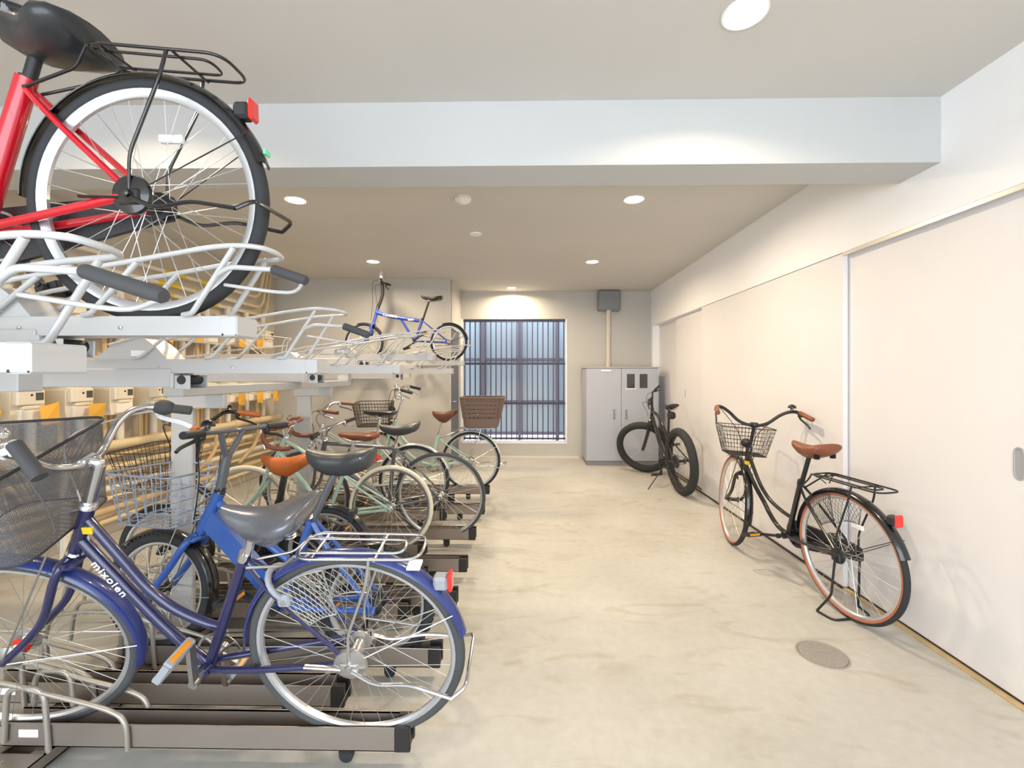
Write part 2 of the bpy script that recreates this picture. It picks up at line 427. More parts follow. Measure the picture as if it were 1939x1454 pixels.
# ceiling lamps
spots = [(0.77, 1.59, 'brightest downlight in front of the beam, above the walkway'),
         (0.78, 3.27, 'round downlight right behind the beam, above the walkway'),
         (-1.70, 3.24, 'round downlight right behind the beam, seen beside the red bicycle wheel'),
         (0.74, 5.08, 'round downlight above the walkway between beam and grey box'),
         (-1.75, 5.03, 'round downlight above the upright blue folding bicycle'),
         (-0.23, 6.60, 'smallest round downlight close above the louvred window'),
         (-1.72, 1.59, 'round downlight in front of the beam, hidden behind the red bicycle saddle')
        ]
for (x, y, lab) in spots:
    t = thing('ceiling_downlight', lab, 'lamp', (x, y, ZC), 'ceiling downlights')
    obj('trim_ring', G().lathe([(0.062, 0.0), (0.072, -0.006), (0.078, -0.004), (0.078, 0.0)], (0, 0, 0), 'Z', 32), M_RING, t)
    obj('diffuser', G().lathe([(0.001, -0.004), (0.061, -0.0035), (0.062, -0.001)], (0, 0, 0), 'Z', 32), M_LAMP, t)
    ld = bpy.data.lights.new('downlight_light', 'AREA'); ld.shape = 'DISK'; ld.size = 0.12; ld.energy = LAMP_W*(0.42 if y < 2 else 1.0); ld.color = LAMP_COL; ld.spread = math.radians(150 if y < 2 else 166)
    lo = bpy.data.objects.new('downlight_light', ld); COL.objects.link(lo); lo.parent = t; lo.location = (0, 0, -0.012)
t = tag(obj('smoke_detector', G().lathe([(0.06, 0), (0.06, -0.02), (0.045, -0.035), (0.02, -0.045), (0.001, -0.046)], (0, 0, 0), 'Z', 28), mat('detector plastic', (236, 234, 228), 0.5)), 'white round smoke detector on the ceiling just behind the beam', 'smoke detector'); t.location = (-0.465, 3.22, ZC)
t = tag(obj('ceiling_disc', G().lathe([(0.055, 0), (0.052, -0.008), (0.001, -0.010)], (0, 0, 0), 'Z', 28), M_RING), 'small flat white disc on the ceiling behind the smoke detector', 'ceiling cover'); t.location = (-0.47, 4.05, ZC)

# floor drain
dr = thing('floor_drain', 'round grey perforated drain cover set in the concrete floor', 'drain', (1.368, 2.09, 0))
obj('rim', G().lathe([(0.098, 0.0005), (0.1, 0.003), (0.106, 0.003), (0.108, 0.0005)], (0, 0, 0), 'Z', 40), M_DRAIN, dr)
g = G().lathe([(0.097, 0.0), (0.097, 0.002)], (0, 0, 0), 'Z', 40)
for i in range(-6, 7):
    for j in range(-6, 7):
        x, y = i*0.0145, (j+(i % 2)*0.5)*0.0145
        if x*x+y*y < 0.088**2: g.lathe([(0.0045, 0.0022), (0.003, 0.0042), (0.0005, 0.0044)], (x, y, 0), 'Z', 6)
obj('grate', g, M_DRAIN, dr)

# cabinet, junction box and conduit
cb = thing('storage_cabinet', 'grey two-door steel cabinet with two small dark glass windows by the back wall', 'cabinet', (1.35, 6.35, 0))
obj('body', G().bbox((-0.51, 0.016, 0.06), (0.515, 0.50, 1.385), 0.004), M_CAB, cb)
obj('base', G().box((-0.505, 0.01, 0), (0.51, 0.49, 0.06)), M_CABDARK, cb)
obj('top_panel', G().bbox((-0.525, -0.01, 1.385), (0.525, 0.505, 1.40), 0.003), M_CAB, cb)
for i, (x0, x1) in enumerate(((-0.508, -0.018), (-0.012, 0.510))):
    dd = obj('door', G().bbox((x0, 0.0, 0.065), (x1, 0.018, 1.38), 0.003), M_CAB, cb)
    hx = -0.115 if i == 0 else 0.055
    obj('door_handle', G().bbox((hx-0.012, -0.012, 0.66), (hx+0.012, 0.0, 0.80), 0.004).tube(rnd([(hx, -0.01, 0.67), (hx, -0.03, 0.69), (hx, -0.03, 0.77), (hx, -0.01, 0.79)], 0.01), 0.006), M_CHROME, dd)
    if i == 1:
        for wx in (0.12, 0.30): obj('glass_window', G().bbox((wx-0.055, -0.003, 1.10), (wx+0.055, 0.002, 1.30), 0.002), M_GLASSDARK, dd)
        obj('pull_tab', G().box((0.04, -0.004, 1.085), (0.20, 0.0, 1.095)), M_WHITE, dd)
obj('name_plate', G().box((-0.30, -0.012, 1.335), (-0.16, -0.009, 1.36)), M_WHITE, cb)
jb = thing('junction_box', 'dark grey junction box on the back wall directly under the ceiling', 'electrical box', (1.245, 6.89, 2.26))
obj('housing', G().bbox((-0.17, -0.13, 0.0), (0.17, 0.0, 0.315), 0.02), M_BOX, jb)
obj('lid', G().bbox((-0.155, -0.138, 0.015), (0.155, -0.128, 0.30), 0.012), M_BOX, jb)
pc = tag(obj('conduit_pipe', G().tube([(0, 0, 0), (0, 0, 0.87)], 0.032, 14).tube([(0, 0, 0.83), (0, 0, 0.87)], 0.038, 14).tube([(0, 0, 0), (0, 0, 0.03)], 0.038, 14), M_CONDUIT), 'beige vertical conduit between cabinet top and grey box', 'pipe'); pc.location = (1.235, 6.80, 1.40)
# ------------------------------------------------------------------ bicycles
# every bicycle is built upright in its own frame: x forward, y to its left, z up, origin where the rear tyre touches
def wheel(root, name, cx, R, q, m=None, front=False):
    tw = q.get('tw', 0.034); Rr = R-tw*0.86; w = q.get('rw', 0.024); n = q.get('wn', 48); H = (cx, 0, R)
    rd = q.get('rim_d', 0.016)
    rim = obj(name, G().lathe([(Rr, -w/2), (Rr, w/2), (Rr-rd*0.6, w*0.46), (Rr-rd, w*0.18), (Rr-rd, -w*0.18), (Rr-rd*0.6, -w*0.46)], H, 'Y', n, closed=True), q.get('rim', M_RIM), root, 40, m)
    prof = []; mis = []
    for i in range(12):
        t = 2*PI*i/12; prof.append((R-tw*0.5+math.cos(t)*tw*0.5, math.sin(t)*tw*0.5))
        tm = 2*PI*(i+0.5)/12; mis.append(0 if math.cos(tm) > (0.1 if q.get('side') else -2) else 1)
    g = G().lathe(prof, H, 'Y', n, mis=mis, closed=True)
    if q.get('knob'):
        for i in range(int(2*PI*R/0.022)):
            a = 2*PI*i/int(2*PI*R/0.022)
            for j in (-1, 0, 1):
                aa = a+(0.5*0.022/R if j else 0); c = Vector((cx+math.cos(aa)*(R-0.002-abs(j)*tw*0.12), j*tw*0.33, R+math.sin(aa)*(R-0.002-abs(j)*tw*0.12)))
                d = Vector((math.cos(aa), 0, math.sin(aa)))
                g.beam(c-d*0.004, c+d*0.006, 0.012, 0.010, up=(0, 1, 0))
    obj('tyre', g, [q.get('tyre', M_RUBBER), q.get('side', q.get('tyre', M_RUBBER))], rim, 50, m)
    hr = q.get('hubf' if front else 'hubr', 0.022)
    g = G().lathe([(0.006, -0.062), (0.009, -0.060), (0.009, -0.048), (hr*0.5, -0.046), (hr, -0.036), (hr, -0.033), (max(hr*0.62, 0.013), -0.028), (max(hr*0.62, 0.013), 0.028), (hr, 0.033), (hr, 0.036), (hr*0.5, 0.046), (0.009, 0.048), (0.009, 0.060), (0.006, 0.062)], H, 'Y', 18)
    hub = obj('hub', g, q.get('hub', M_CHROMEDULL), rim, 40, m)
    if q.get('hubband') and front:
        obj('hub_band', G().lathe([(hr*0.63, -0.010), (hr*0.66, -0.009), (hr*0.66, 0.009), (hr*0.63, 0.010)], H, 'Y', 18), M_REFL, hub, 40, m)
    g = G(); ns = q.get('spokes', 32); sr = q.get('sr', 0.0011); fr = hr*0.92
    for i in range(ns):
        sd = 1 if i % 2 else -1; a = 2*PI*i/ns; off = (0.95 if (i//2) % 2 else -0.95)
        b = a+off
        g.tube([(cx+math.cos(b)*fr, sd*0.034, R+math.sin(b)*fr), (cx+math.cos(a)*(Rr-rd*0.8), sd*0.002, R+math.sin(a)*(Rr-rd*0.8))], sr, 4, caps=False)
    obj('spokes', g, q.get('spoke', M_SPOKE), rim, 60, m)
    if q.get('spoke_refl'):
        a = 1.2 if front else 1.95; rr = R*0.55; c = Vector((cx+math.cos(a)*rr, 0, R+math.sin(a)*rr))
        obj('spoke_reflector', G().bbox((c.x-0.035, -0.008, c.z-0.012), (c.x+0.035, 0.008, c.z+0.012), 0.004), q['spoke_refl'], rim, 40, m)
    return rim

def fender_g(cx, R, a0, a1, w, gap=0.014, drop=0.014, n=30, th=0.0018):
    g = G(); sec = []
    Ro = R+gap; k = 7
    for j in range(k):
        t = -1+2*j/(k-1); sec.append((Ro-drop*(1-math.cos(t*1.35))/(1-math.cos(1.35)), w/2*math.sin(t*1.35)/math.sin(1.35)))
    sec2 = [(r-th, y*0.96) for (r, y) in sec]; loop = sec+sec2[::-1]; L = len(loop); V = []
    for i in range(n+1):
        a = math.radians(a0+(a1-a0)*i/n)
        for (r, y) in loop: V.append((cx+math.cos(a)*r, y, R+math.sin(a)*r))
    F = []
    for i in range(n):
        for j in range(L): F.append((i*L+j, i*L+(j+1) % L, (i+1)*L+(j+1) % L, (i+1)*L+j))
    F.append(tuple(range(L-1, -1, -1))); F.append(tuple(n*L+j for j in range(L)))
    return g.add(V, F)

def saddle_g(x0, x1, z, hw, tilt=0, thick=0.055, nose=0.022, flat=False, deep=False):
    """x0 nose, x1 tail, z of the top"""
    L = x0-x1; secs = []
    prof = [(0.0, nose*0.5, 0.30), (0.03, nose*0.85, 0.48), (0.12, nose*1.15, 0.72), (0.26, nose*1.5, 1.02), (0.40, hw*0.42, 1.28), (0.54, hw*0.62, 1.30), (0.68, hw*0.85, 1.05), (0.80, hw*0.98, 0.88), (0.91, hw*0.97, 0.74), (0.975, hw*0.8, 0.58), (1.0, hw*0.5, 0.34)]
    if not deep: prof = [(0.0, nose*0.55, 0.42), (0.04, nose*0.9, 0.62), (0.15, nose*1.15, 0.82), (0.32, nose*1.5, 0.95), (0.5, hw*0.52, 1.0), (0.66, hw*0.82, 1.0), (0.8, hw*0.98, 0.97), (0.92, hw*0.95, 0.88), (0.98, hw*0.75, 0.72), (1.0, hw*0.45, 0.5)]
    g = G(); V = []; n = 14
    for (t, w, h) in prof:
        x = x0-L*t; dip = 0.0 if flat else -0.012*math.sin(PI*min(1, t*1.3)); up = 0.0 if flat else 0.020*max(0, t-0.6)/0.4
        zz = z+dip+up+(t-0.5)*math.sin(math.radians(tilt))*-L
        for j in range(n):
            a = 2*PI*j/n; cy, cz = math.cos(a), math.sin(a)
            yy = w*(abs(cy)**0.8)*(1 if cy > 0 else -1)
            hz = thick*h*(0.32*cz if cz > 0 else 0.68*cz*(1.0-0.35*abs(cy)))
            if cz > 0: hz = thick*min(h, 1)*0.34*cz
            V.append((x, yy, zz-thick*0.34*h+hz*1.0 if h < 1 else zz-thick*0.34+hz))
    k = len(prof); F = []
    for i in range(k-1):
        for j in range(n): F.append((i*n+j, (i+1)*n+j, (i+1)*n+(j+1) % n, i*n+(j+1) % n))
    F.append(tuple(range(n))); F.append(tuple((k-1)*n+j for j in range(n-1, -1, -1)))
    return g.add(V, F)

def basket_wire(root, x0, x1, z0, z1, w0, w1, m_, mtx, taper=0.04, pitch=0.03, r=0.0013, rr=0.0032, parent=None, rows=None, name='basket', round_=0.04, dip=0.0):
    """x0 rear, x1 front at the rim; z0 bottom, z1 rim; w1 rim width, w0 bottom width"""
    g = G()
    def ring(t):
        z = z0+(z1-z0)*t; w = (w0+(w1-w0)*t)/2; a = x0+taper*0.3*(1-t); b = x1-taper*(1-t)
        return rnd([(a, -w, z), (b, -w, z-dip*t), (b, w, z-dip*t), (a, w, z)], round_, 5, True)
    top, bot = ring(1.0), ring(0.0)
    g.tube(top, rr, 6, True)
    nr = rows or max(3, int((z1-z0)/pitch))
    for i in range(nr): g.tube(ring(i/nr), r if i else r*1.6, 5, True)
    # uprights
    def along(P, n):
        Ls = [0]
        for i in range(len(P)): Ls.append(Ls[-1]+(P[(i+1) % len(P)]-P[i]).length)
        out = []
        for k in range(n):
            s = Ls[-1]*k/n; i = 0
            while Ls[i+1] < s: i += 1
            d = Ls[i+1]-Ls[i]; out.append(P[i].lerp(P[(i+1) % len(P)], (s-Ls[i])/d if d else 0))
        return out
    n = int(2*(abs(x1-x0)+w1)/pitch)
    A, B = along(top, n), along(bot, n)
    for a, b in zip(A, B): g.tube([a, b], r, 4, caps=False)
    nb = max(3, int(w0/pitch))
    for i in range(1, nb):
        y = -w0/2+w0*i/nb; g.tube([(x0+taper*0.3, y, z0), (x1-taper, y, z0)], r, 4, caps=False)
    nb = max(3, int(abs(x1-x0)/pitch))
    for i in range(1, nb):
        x = x0+(x1-taper-x0)*i/nb; g.tube([(x, -w0/2, z0), (x, w0/2, z0)], r, 4, caps=False)
    return obj(name, g, m_, root, 60, mtx)

def basket_mesh(root, x0, x1, z0, z1, w0, w1, mtx, taper=0.05):
    V = {}
    for t, z in ((0, z0), (1, z1)):
        w = (w0+(w1-w0)*t)/2; a = x0+taper*0.6*(1-t); b = x1-taper*(1-t)
        V[t] = [Vector(p) for p in rnd([(a, -w, z), (b, -w, z), (b, w, z), (a, w, z)], 0.05, 5, True)]
    n = len(V[0]); g = G(); vs = []; uv = []; s = 0
    for i in range(n+1):
        j = i % n
        if i: s += (V[1][j]-V[1][i-1]).length
        vs += [V[0][j], V[1][j]]; uv += [(s, 0), (s, z1-z0)]
    g.add(vs, [(2*i, 2*i+2, 2*i+3, 2*i+1) for i in range(n)])
    b = len(g.v); g.add(V[0], [tuple(range(n))]); uv += [(p.x, p.y) for p in V[0]]
    pr = obj('basket', g, M_MESH, root, 60, mtx, uv=uv)
    g = G().tube(V[1], 0.0045, 8, True).tube(V[0], 0.003, 6, True)
    obj('basket_rim', g, M_BLACKPLASTIC, pr, 60, mtx); return pr

def crankset(root, q, BB, ang, mcol, pmat, ring_r=0.075):
    L = q.get('crankL', 0.165)
    d = Vector((math.cos(ang), 0, math.sin(ang))); b = Vector((BB[0], 0, BB[1]))
    g = G()
    g.tube([b+Vector((0, -0.06, 0)), b+Vector((0, 0.075, 0))], 0.009, 10)
    for sd in (1, -1):
        p0 = b+Vector((0, sd*0.068, 0)); p1 = b+d*(L*sd)+Vector((0, sd*0.082, 0))
        g.beam(p0, p1, 0.014, 0.024, up=(0, 1, 0)); g.lathe([(0.015, -0.008), (0.015, 0.008)], p0, 'Y', 14); g.lathe([(0.013, -0.007), (0.013, 0.007)], p1, 'Y', 14)
    cr = obj('crankset', g, mcol, root, 35)
    for sd in (1, -1):
        p1 = b+d*(L*sd)+Vector((0, sd*0.088, 0)); y0, y1 = p1.y+sd*0.008, p1.y+sd*0.10
        g = G(); tx = Matrix.Translation((p1.x, 0, p1.z)) @ Matrix.Rotation(q.get('pedrot', 0.3), 4, 'Y')
        g.tube([(0, p1.y, 0), (0, y1, 0)], 0.006, 8)
        for s2 in (-1, 1): g.bbox((s2*0.034-0.006, min(y0, y1), -0.013), (s2*0.034+0.006, max(y0, y1), 0.013), 0.003)
        for yy in (y0, (y0+y1)/2, y1): g.box((-0.034, yy-0.004, -0.010), (0.034, yy+0.004, 0.010))
        g.xf(tx); pd = obj('pedal', g, pmat, cr, 30)
        for s2 in (-1, 1) if not q.get('plain_pedal') else ():
            g = G().box((s2*0.041-0.001, min(y0, y1)+0.012, -0.007), (s2*0.041+0.001, max(y0, y1)-0.012, 0.007))
            g.xf(tx); obj('pedal_reflector', g, M_AMBER, pd, 0)
    c = b+Vector((0, -0.048, 0))
    g = G().lathe([(ring_r-0.008, -0.0015), (ring_r, -0.001), (ring_r, 0.001), (ring_r-0.008, 0.0015)], c, 'Y', 36, closed=True)
    for i in range(5):
        a = 2*PI*i/5; g.beam(c, c+Vector((math.cos(a), 0, math.sin(a)))*(ring_r-0.004), 0.003, 0.012, up=(0, 1, 0))
    obj('chainring', g, q.get('ring', M_CHROMEDULL), cr, 35)
    return cr

def bike(label, P, q, group=None):
    R, W = q['R'], q['W']; BB, ST, HT, HB, CL = [Vector((a[0], 0, a[1])) for a in (q['BB'], q['ST'], q['HT'], q['HB'], q['CL'])]
    x, y, z = P['pos']
    mw = Matrix.Translation((x, y, z)) @ Matrix.Rotation(math.radians(P['yaw']), 4, 'Z') @ Matrix.Rotation(math.radians(P.get('lean', 0)), 4, 'X') @ Matrix.Rotation(-math.radians(P.get('pitch', 0)), 4, 'Y')
    root = thing('bicycle', label, 'bicycle', group=group, mtx=mw)
    ax = (HT-HB).normalized()
    st = Matrix.Translation(HB) @ Matrix.Rotation(math.radians(P.get('steer', 0)), 4, ax) @ Matrix.Translation(-HB)
    c = q['paint']; tr = q.get('tr', 0.014); fh = Vector((W, 0, R)); rh = Vector((0, 0, R))
    wheel(root, 'rear_wheel', 0, R, q); wheel(root, 'front_wheel', W, R, q, st, True)
    # --- frame
    g = G()
    g.tube([HB-ax*0.005, HT+ax*0.005], q.get('hr', 0.018), 14)
    for (pts, r) in q['tubes']:
        g.tube(sp([(a, 0, b) for a, b in pts], 7) if len(pts) > 2 else [(a, 0, b) for a, b in pts], r, 12, flat=q.get('tflat', 1.0) if r > 0.025 else 1.0)
    for (p0, p1, w, hh) in q.get('slab', []): g.beam((p0[0], 0, p0[1]), (p1[0], 0, p1[1]), w, hh)
    g.tube([BB, ST], q.get('str', 0.0155), 14)
    g.tube([BB+Vector((0, -0.036, 0)), BB+Vector((0, 0.036, 0))], 0.021, 16)
    sy = q.get('stay_y', 0.055)
    for s in (1, -1):
        sa = q.get('ssa', (ST.x, ST.z-0.03)); A = Vector((sa[0], 0, sa[1]))
        g.tube(sp([A+Vector((-0.005, s*0.012, 0)), A.lerp(rh, 0.3)+Vector((0, s*0.034, 0)), rh+Vector((0.01, s*sy, 0.012))], 6), q.get('ssr', 0.0075), 8)
        g.tube(sp([BB+Vector((-0.01, s*0.02, 0)), BB.lerp(rh, 0.35)+Vector((0, s*0.036, -0.004)), rh+Vector((0.02, s*sy, -0.003))], 6), q.get('csr', 0.010), 10)
        g.prism([(rh.x+0.045, rh.z-0.014), (rh.x+0.03, rh.z+0.02), (rh.x-0.012, rh.z+0.014), (rh.x-0.014, rh.z-0.016)], 'Y', s*sy-0.003, s*sy+0.003)
    fr = obj('frame', g, c, root, 40)
    # --- fork
    g = G(); fy = q.get('fork_y', 0.05); off = (fh-HB)
    for s in (1, -1):
        k0 = HB-ax*0.02
        mid = k0.lerp(fh, 0.55); bend = q.get('rake', 0.03)
        dirb = Vector((-(fh-k0).z, 0, (fh-k0).x)).normalized()
        if dirb.x > 0: dirb = -dirb
        g.tube(sp([k0+Vector((0, s*0.02, 0.008)), k0.lerp(fh, 0.12)+Vector((0, s*fy, 0)), mid+Vector((0, s*(fy+0.002), 0))+dirb*bend, fh+Vector((0, s*(fy+0.004), 0))], 6), q.get('fr', [0.013, 0.013, 0.011, 0.009]) if isinstance(q.get('fr'), float) else 0.0115, 10)
    g.tube([HB-ax*0.025, HB+ax*0.0], 0.017, 12); g.bbox((HB.x-0.02, -fy-0.006, HB.z-0.035), (HB.x+0.02, fy+0.006, HB.z-0.012), 0.008)
    obj('fork', g, q.get('forkpaint', c), root, 40, st)
    g = G().lathe([(0.021, 0), (0.023, 0.006), (0.019, 0.012)], (0, 0, 0), 'Z', 16)
    rq = Vector((0, 0, 1)).rotation_difference(ax).to_matrix().to_4x4()
    g2 = G().lathe([(0.019, 0), (0.024, 0.004), (0.022, 0.014), (0.017, 0.018), (0.019, 0.022), (0.015, 0.030)], (0, 0, 0), 'Z', 18); g2.xf(Matrix.Translation(HT) @ rq)
    g3 = G().lathe([(0.019, -0.012), (0.023, -0.008), (0.019, 0.0)], (0, 0, 0), 'Z', 18); g3.xf(Matrix.Translation(HB) @ rq)
    obj('headset_race', g3, q.get('headset', M_CHROME), root, 40, st); obj('headset', g2, q.get('headset', M_CHROME), root, 40, st)
    # --- stem and handlebar
    g = G(); sm = q.get('stemmat', M_CHROME)
    ss = q.get('stem', 'quill')
    if ss == 'quill':
        sr = q.get('stem_r', 0.012); top = HT+ax*((CL-HT).dot(ax)+0.015)
        g.tube(rnd([HT, top, CL+Vector((0.012, 0, 0))], 0.018), sr, 12); g.tube([CL+Vector((0, -0.022, 0)), CL+Vector((0, 0.022, 0))], 0.019, 12)
    elif ss == 'V':
        sp0 = HT+(CL-HT)*0.6
        g.tube([HT, sp0], 0.019, 12)
        for s in (1, -1): g.tube(sp([sp0-(CL-HT)*0.05, sp0.lerp(CL, 0.4)+Vector((0, s*0.035, 0)), CL+Vector((0, s*0.065, 0))], 5), 0.0125, 10)
    else:
        g.tube(sp([HT, HT.lerp(CL, 0.5)+Vector((q.get('stembow', 0.0), 0, 0)), CL], 6), q.get('stem_r', 0.016), 12); g.tube([CL+Vector((0, -0.03, 0)), CL+Vector((0, 0.03, 0))], 0.018, 12)
    obj('stem', g, sm, root, 40, st)
    hb = q.get('bar', 'up'); hs = q.get('bar_h', 1.0)
    half = {'up': [(0, 0, 0), (0.01, 0.045, 0.0), (0.018, 0.10, 0.022), (0.014, 0.165, 0.078), (0.0, 0.215, 0.108), (-0.025, 0.25, 0.115), (-0.055, 0.268, 0.110)],
            'flat': [(0, 0, 0), (0.0, 0.08, 0.0), (-0.012, 0.16, 0.004), (-0.022, 0.19, 0.005)],
            'riser': [(0, 0, 0), (0.0, 0.05, 0.0), (0.004, 0.10, 0.03), (-0.004, 0.15, 0.04), (-0.02, 0.19, 0.042)],
            'drop': [(0, 0, 0), (0.0, 0.09, 0.0), (0.004, 0.17, 0.0), (0.03, 0.20, 0.0)]}[hb]
    gend = {'up': [(-0.055, 0.268, 0.110), (-0.175, 0.292, 0.078)], 'flat': [(-0.022, 0.19, 0.005), (-0.045, 0.30, 0.007)], 'riser': [(-0.02, 0.19, 0.042), (-0.05, 0.30, 0.045)],
            'drop': [(0.03, 0.20, 0.0), (0.09, 0.205, -0.01), (0.105, 0.208, -0.06), (0.07, 0.21, -0.115), (-0.01, 0.215, -0.13), (-0.06, 0.215, -0.125)]}[hb]
    def T3(p, s): return CL+Vector((p[0], p[1]*s*q.get('bar_w', 1.0), p[2]*hs+p[1]*s*q.get('bar_roll', 0.0)))
    if q.get('grip_len'): gend = [gend[0], tuple(a+(b-a)*q['grip_len'] for a, b in zip(gend[0], gend[1]))]
    ng = q.get('near_grip')
    path = [T3(p, -1) for p in half[::-1]]+[T3(p, 1) for p in (half[1:-2]+[ng[0]] if ng else half[1:])]
    h = obj('handlebar', G().tube([T3(gend[-1], -1)]*0+sp(path, 6), 0.0112, 12), q.get('barmat', M_CHROME), root, 50, st)
    for s in (1, -1):
        pts = [T3(p, s) for p in (ng if ng and s == 1 else gend)]
        g = G().tube(sp(pts, 5) if len(pts) > 2 else pts, 0.0155, 12)
        if hb == 'up' and s == -1 and q.get('shifter'): g.lathe([(0.018, -0.0), (0.026, 0.01), (0.026, 0.035), (0.018, 0.055)], (0, 0, 0), 'Z', 16) if False else g.ball(pts[0]+(pts[1]-pts[0])*0.15, 0.026, 14, sc=(1.3, 1, 1))
        obj('grip', g, q.get('grip', M_GREYPLASTIC), h, 40, st)
        a = pts[0]; b = pts[1] if hb != 'drop' else pts[1]
        if hb == 'drop':
            g = G().tube(sp([b+Vector((0.0, 0, 0.03)), b+Vector((0.03, 0, 0.02)), b+Vector((0.02, 0, -0.07)), b+Vector((0.01, 0, -0.12))], 5), 0.006, 8)
        else:
            d = (b-a).normalized(); g = G().bbox(a-Vector((0.012, 0.014, 0.028)), a+Vector((0.012, 0.014, 0.006)), 0.005)
            lv = [a+Vector((0.006, 0, -0.02)), a+d*0.02+Vector((0.022, 0, -0.034)), a+d*0.09*q.get('lever_s', 1)+Vector((0.02, 0.0, -0.048)), a+d*0.12*q.get('lever_s', 1)+Vector((0.018, 0, -0.062))]
            if ng and s == 1: lv = [a+Vector((0.008, 0.0, -0.012)), a+Vector((0.045, 0.008, -0.03)), a+Vector((0.055, 0.012, -0.08)), a+Vector((0.075, 0.014, -0.125))]
            g.tube(sp(lv, 5), 0.0068 if ng else 0.0058, 8, flat=1.3)
        obj('brake_lever', g, q.get('lever', M_ALU), h, 40, st)
    if q.get('bell'):
        a = T3(half[-2], q['bell'])+Vector((0.01, -0.02*q['bell'], 0.012))
        obj('bell', G().lathe([(0.010, 0), (0.010, 0.012), (0.027, 0.012), (0.027, 0.018), (0.022, 0.030), (0.010, 0.037), (0.001, 0.038)], a, 'Z', 20), q.get('bellmat', M_CHROME), h, 40, st)
    # brake cables
    g = G()
    for s, end in ((1, HB+Vector((0.03, 0.012, 0.03))), (-1, HB+Vector((-0.045, 0.012, -0.012)))):
        a = T3(gend[0], s)+Vector((0.0, 0, -0.012))
        g.tube(sp([a, a+Vector((0.09, -s*0.05, -0.01 if hb != 'up' else 0.0)), CL+Vector((0.10, s*0.08, -0.05+q.get('cab', 0.0))), (CL+end)*0.5+Vector((0.04, s*0.03, 0)), end], 8), 0.0026, 6)
    obj('brake_cable', g, q.get('cable', M_BLACKSATIN), root, 50, st)
    # --- saddle and post
    n0, n1, sz, hw = q['saddle']; tilt = q.get('sad_tilt', 0)
    mid = Vector((n0*0.42+n1*0.58, 0, sz-0.05)); po = q.get('post_top') or (mid.x, mid.z)
    g = G().tube([ST-Vector((0, 0, 0.02)), Vector((po[0], 0, po[1]))], q.get('post_r', 0.013), 12)
    g.tube([ST-(ST-BB).normalized()*0.022, ST+(ST-BB).normalized()*0.006], 0.019, 14)
    obj('seat_post', g, q.get('post', M_CHROME), root, 40)
    sd = obj('saddle', saddle_g(n0, n1, sz, hw, tilt, q.get('sad_t', 0.055), q.get('nose', 0.024), q.get('sad_flat', False), q.get('deep', False)), q.get('sadmat', M_SADGREY), root, 60)
    g = G()
    for s in (1, -1):
        g.tube(sp([(n0-0.03, s*0.012, sz-0.03), (n0-0.09, s*0.022, sz-0.052), (mid.x, s*0.022, sz-0.056), (n1+0.05, s*0.03, sz-0.05), (n1+0.025, s*0.045, sz-0.034)], 5), 0.0035, 6)
        if q.get('springs'):
            for k in range(4): g.lathe([(0.014, k*0.008), (0.017, k*0.008+0.003), (0.014, k*0.008+0.006)], (n1+0.04, s*0.05, sz-0.07), 'Z', 10)
    g.bbox((po[0]-0.018, -0.026, sz-0.066), (po[0]+0.018, 0.026, sz-0.045), 0.004)
    obj('saddle_rails', g, q.get('railmat', M_CHROMEDULL), sd, 40)
    if q.get('rivets'):
        g = G()
        for (dx, yy) in ((0.012, 0.05), (0.03, 0.085)):
            for s in (1, -1): g.ball((n1+dx, s*yy, sz-0.012), 0.005, 8)
        g.ball((n0-0.012, 0.018, sz-0.016), 0.004, 8)
        obj('saddle_rivets', g, M_CHROME, sd, 60)
    crankset(root, q, q['BB'], math.radians(q.get('crank', 90)), q.get('crankmat', M_CHROMEDULL), q.get('pedal', M_BLACKPLASTIC), q.get('ring_r', 0.075))
    # chain and its cover on the far side
    if q.get('cover'):
        b = BB; o = 0.058
        poly = [(b.x+0.085*math.cos(t), b.z+0.085*math.sin(t)) for t in [math.radians(a) for a in range(-90, 91, 15)]]+[(0.03, R+0.045), (-0.02, R+0.035), (-0.03, R), (-0.02, R-0.035), (0.03, R-0.045)]
        obj('chain_cover', G().prism(poly, 'Y', -o-0.012, -o+0.004), q['cover'], root, 30)
    else:
        g = G()
        for s in (1, -1): g.tube([(BB.x, -0.048, BB.z+s*q.get('ring_r', 0.075)), (0, -0.048, R+s*0.03)], 0.003, 5)
        g.lathe([(0.03, -0.004), (0.03, 0.004)], (0, -0.046, R), 'Y', 20)
        obj('chain', g, M_BLACKSATIN, root, 40)
    # --- fenders
    if q.get('fend'):
        fm, a0, a1, b0, b1, fw = q['fend']
        obj('rear_fender', fender_g(0, R, a0, a1, fw), fm, root, 60)
        g = G(); t = math.radians(a1-14); e = Vector((math.cos(t)*(R+0.006), 0, R+math.sin(t)*(R+0.006)))
        for s in (1, -1): g.tube([(0, s*0.06, R), e+Vector((0, s*fw*0.5, 0))], 0.002, 5)
        obj('fender_stay', g, q.get('staymat', M_CHROMEDULL), root, 60)
        obj('front_fender', fender_g(W, R, b0, b1, fw), fm, root, 60, st)
        g = G(); t = math.radians(b1-16); e = Vector((W+math.cos(t)*(R+0.006), 0, R+math.sin(t)*(R+0.006)))
        for s in (1, -1): g.tube([(W, s*0.06, R), e+Vector((0, s*fw*0.5, 0))], 0.002, 5)
        obj('fender_stay', g, q.get('staymat', M_CHROMEDULL), root, 60, st)
    if q.get('refl'):
        rx, rz, rc = q['refl']
        rb = obj('rear_reflector', G().bbox((rx, -0.02, rz-0.026), (rx+0.045, 0.02, rz+0.020), 0.008), rc, root, 30)
        obj('reflector_lens', G().bbox((rx-0.012, -0.021, rz-0.03), (rx+0.002, 0.021, rz+0.03), 0.006), M_REFL, rb, 30)
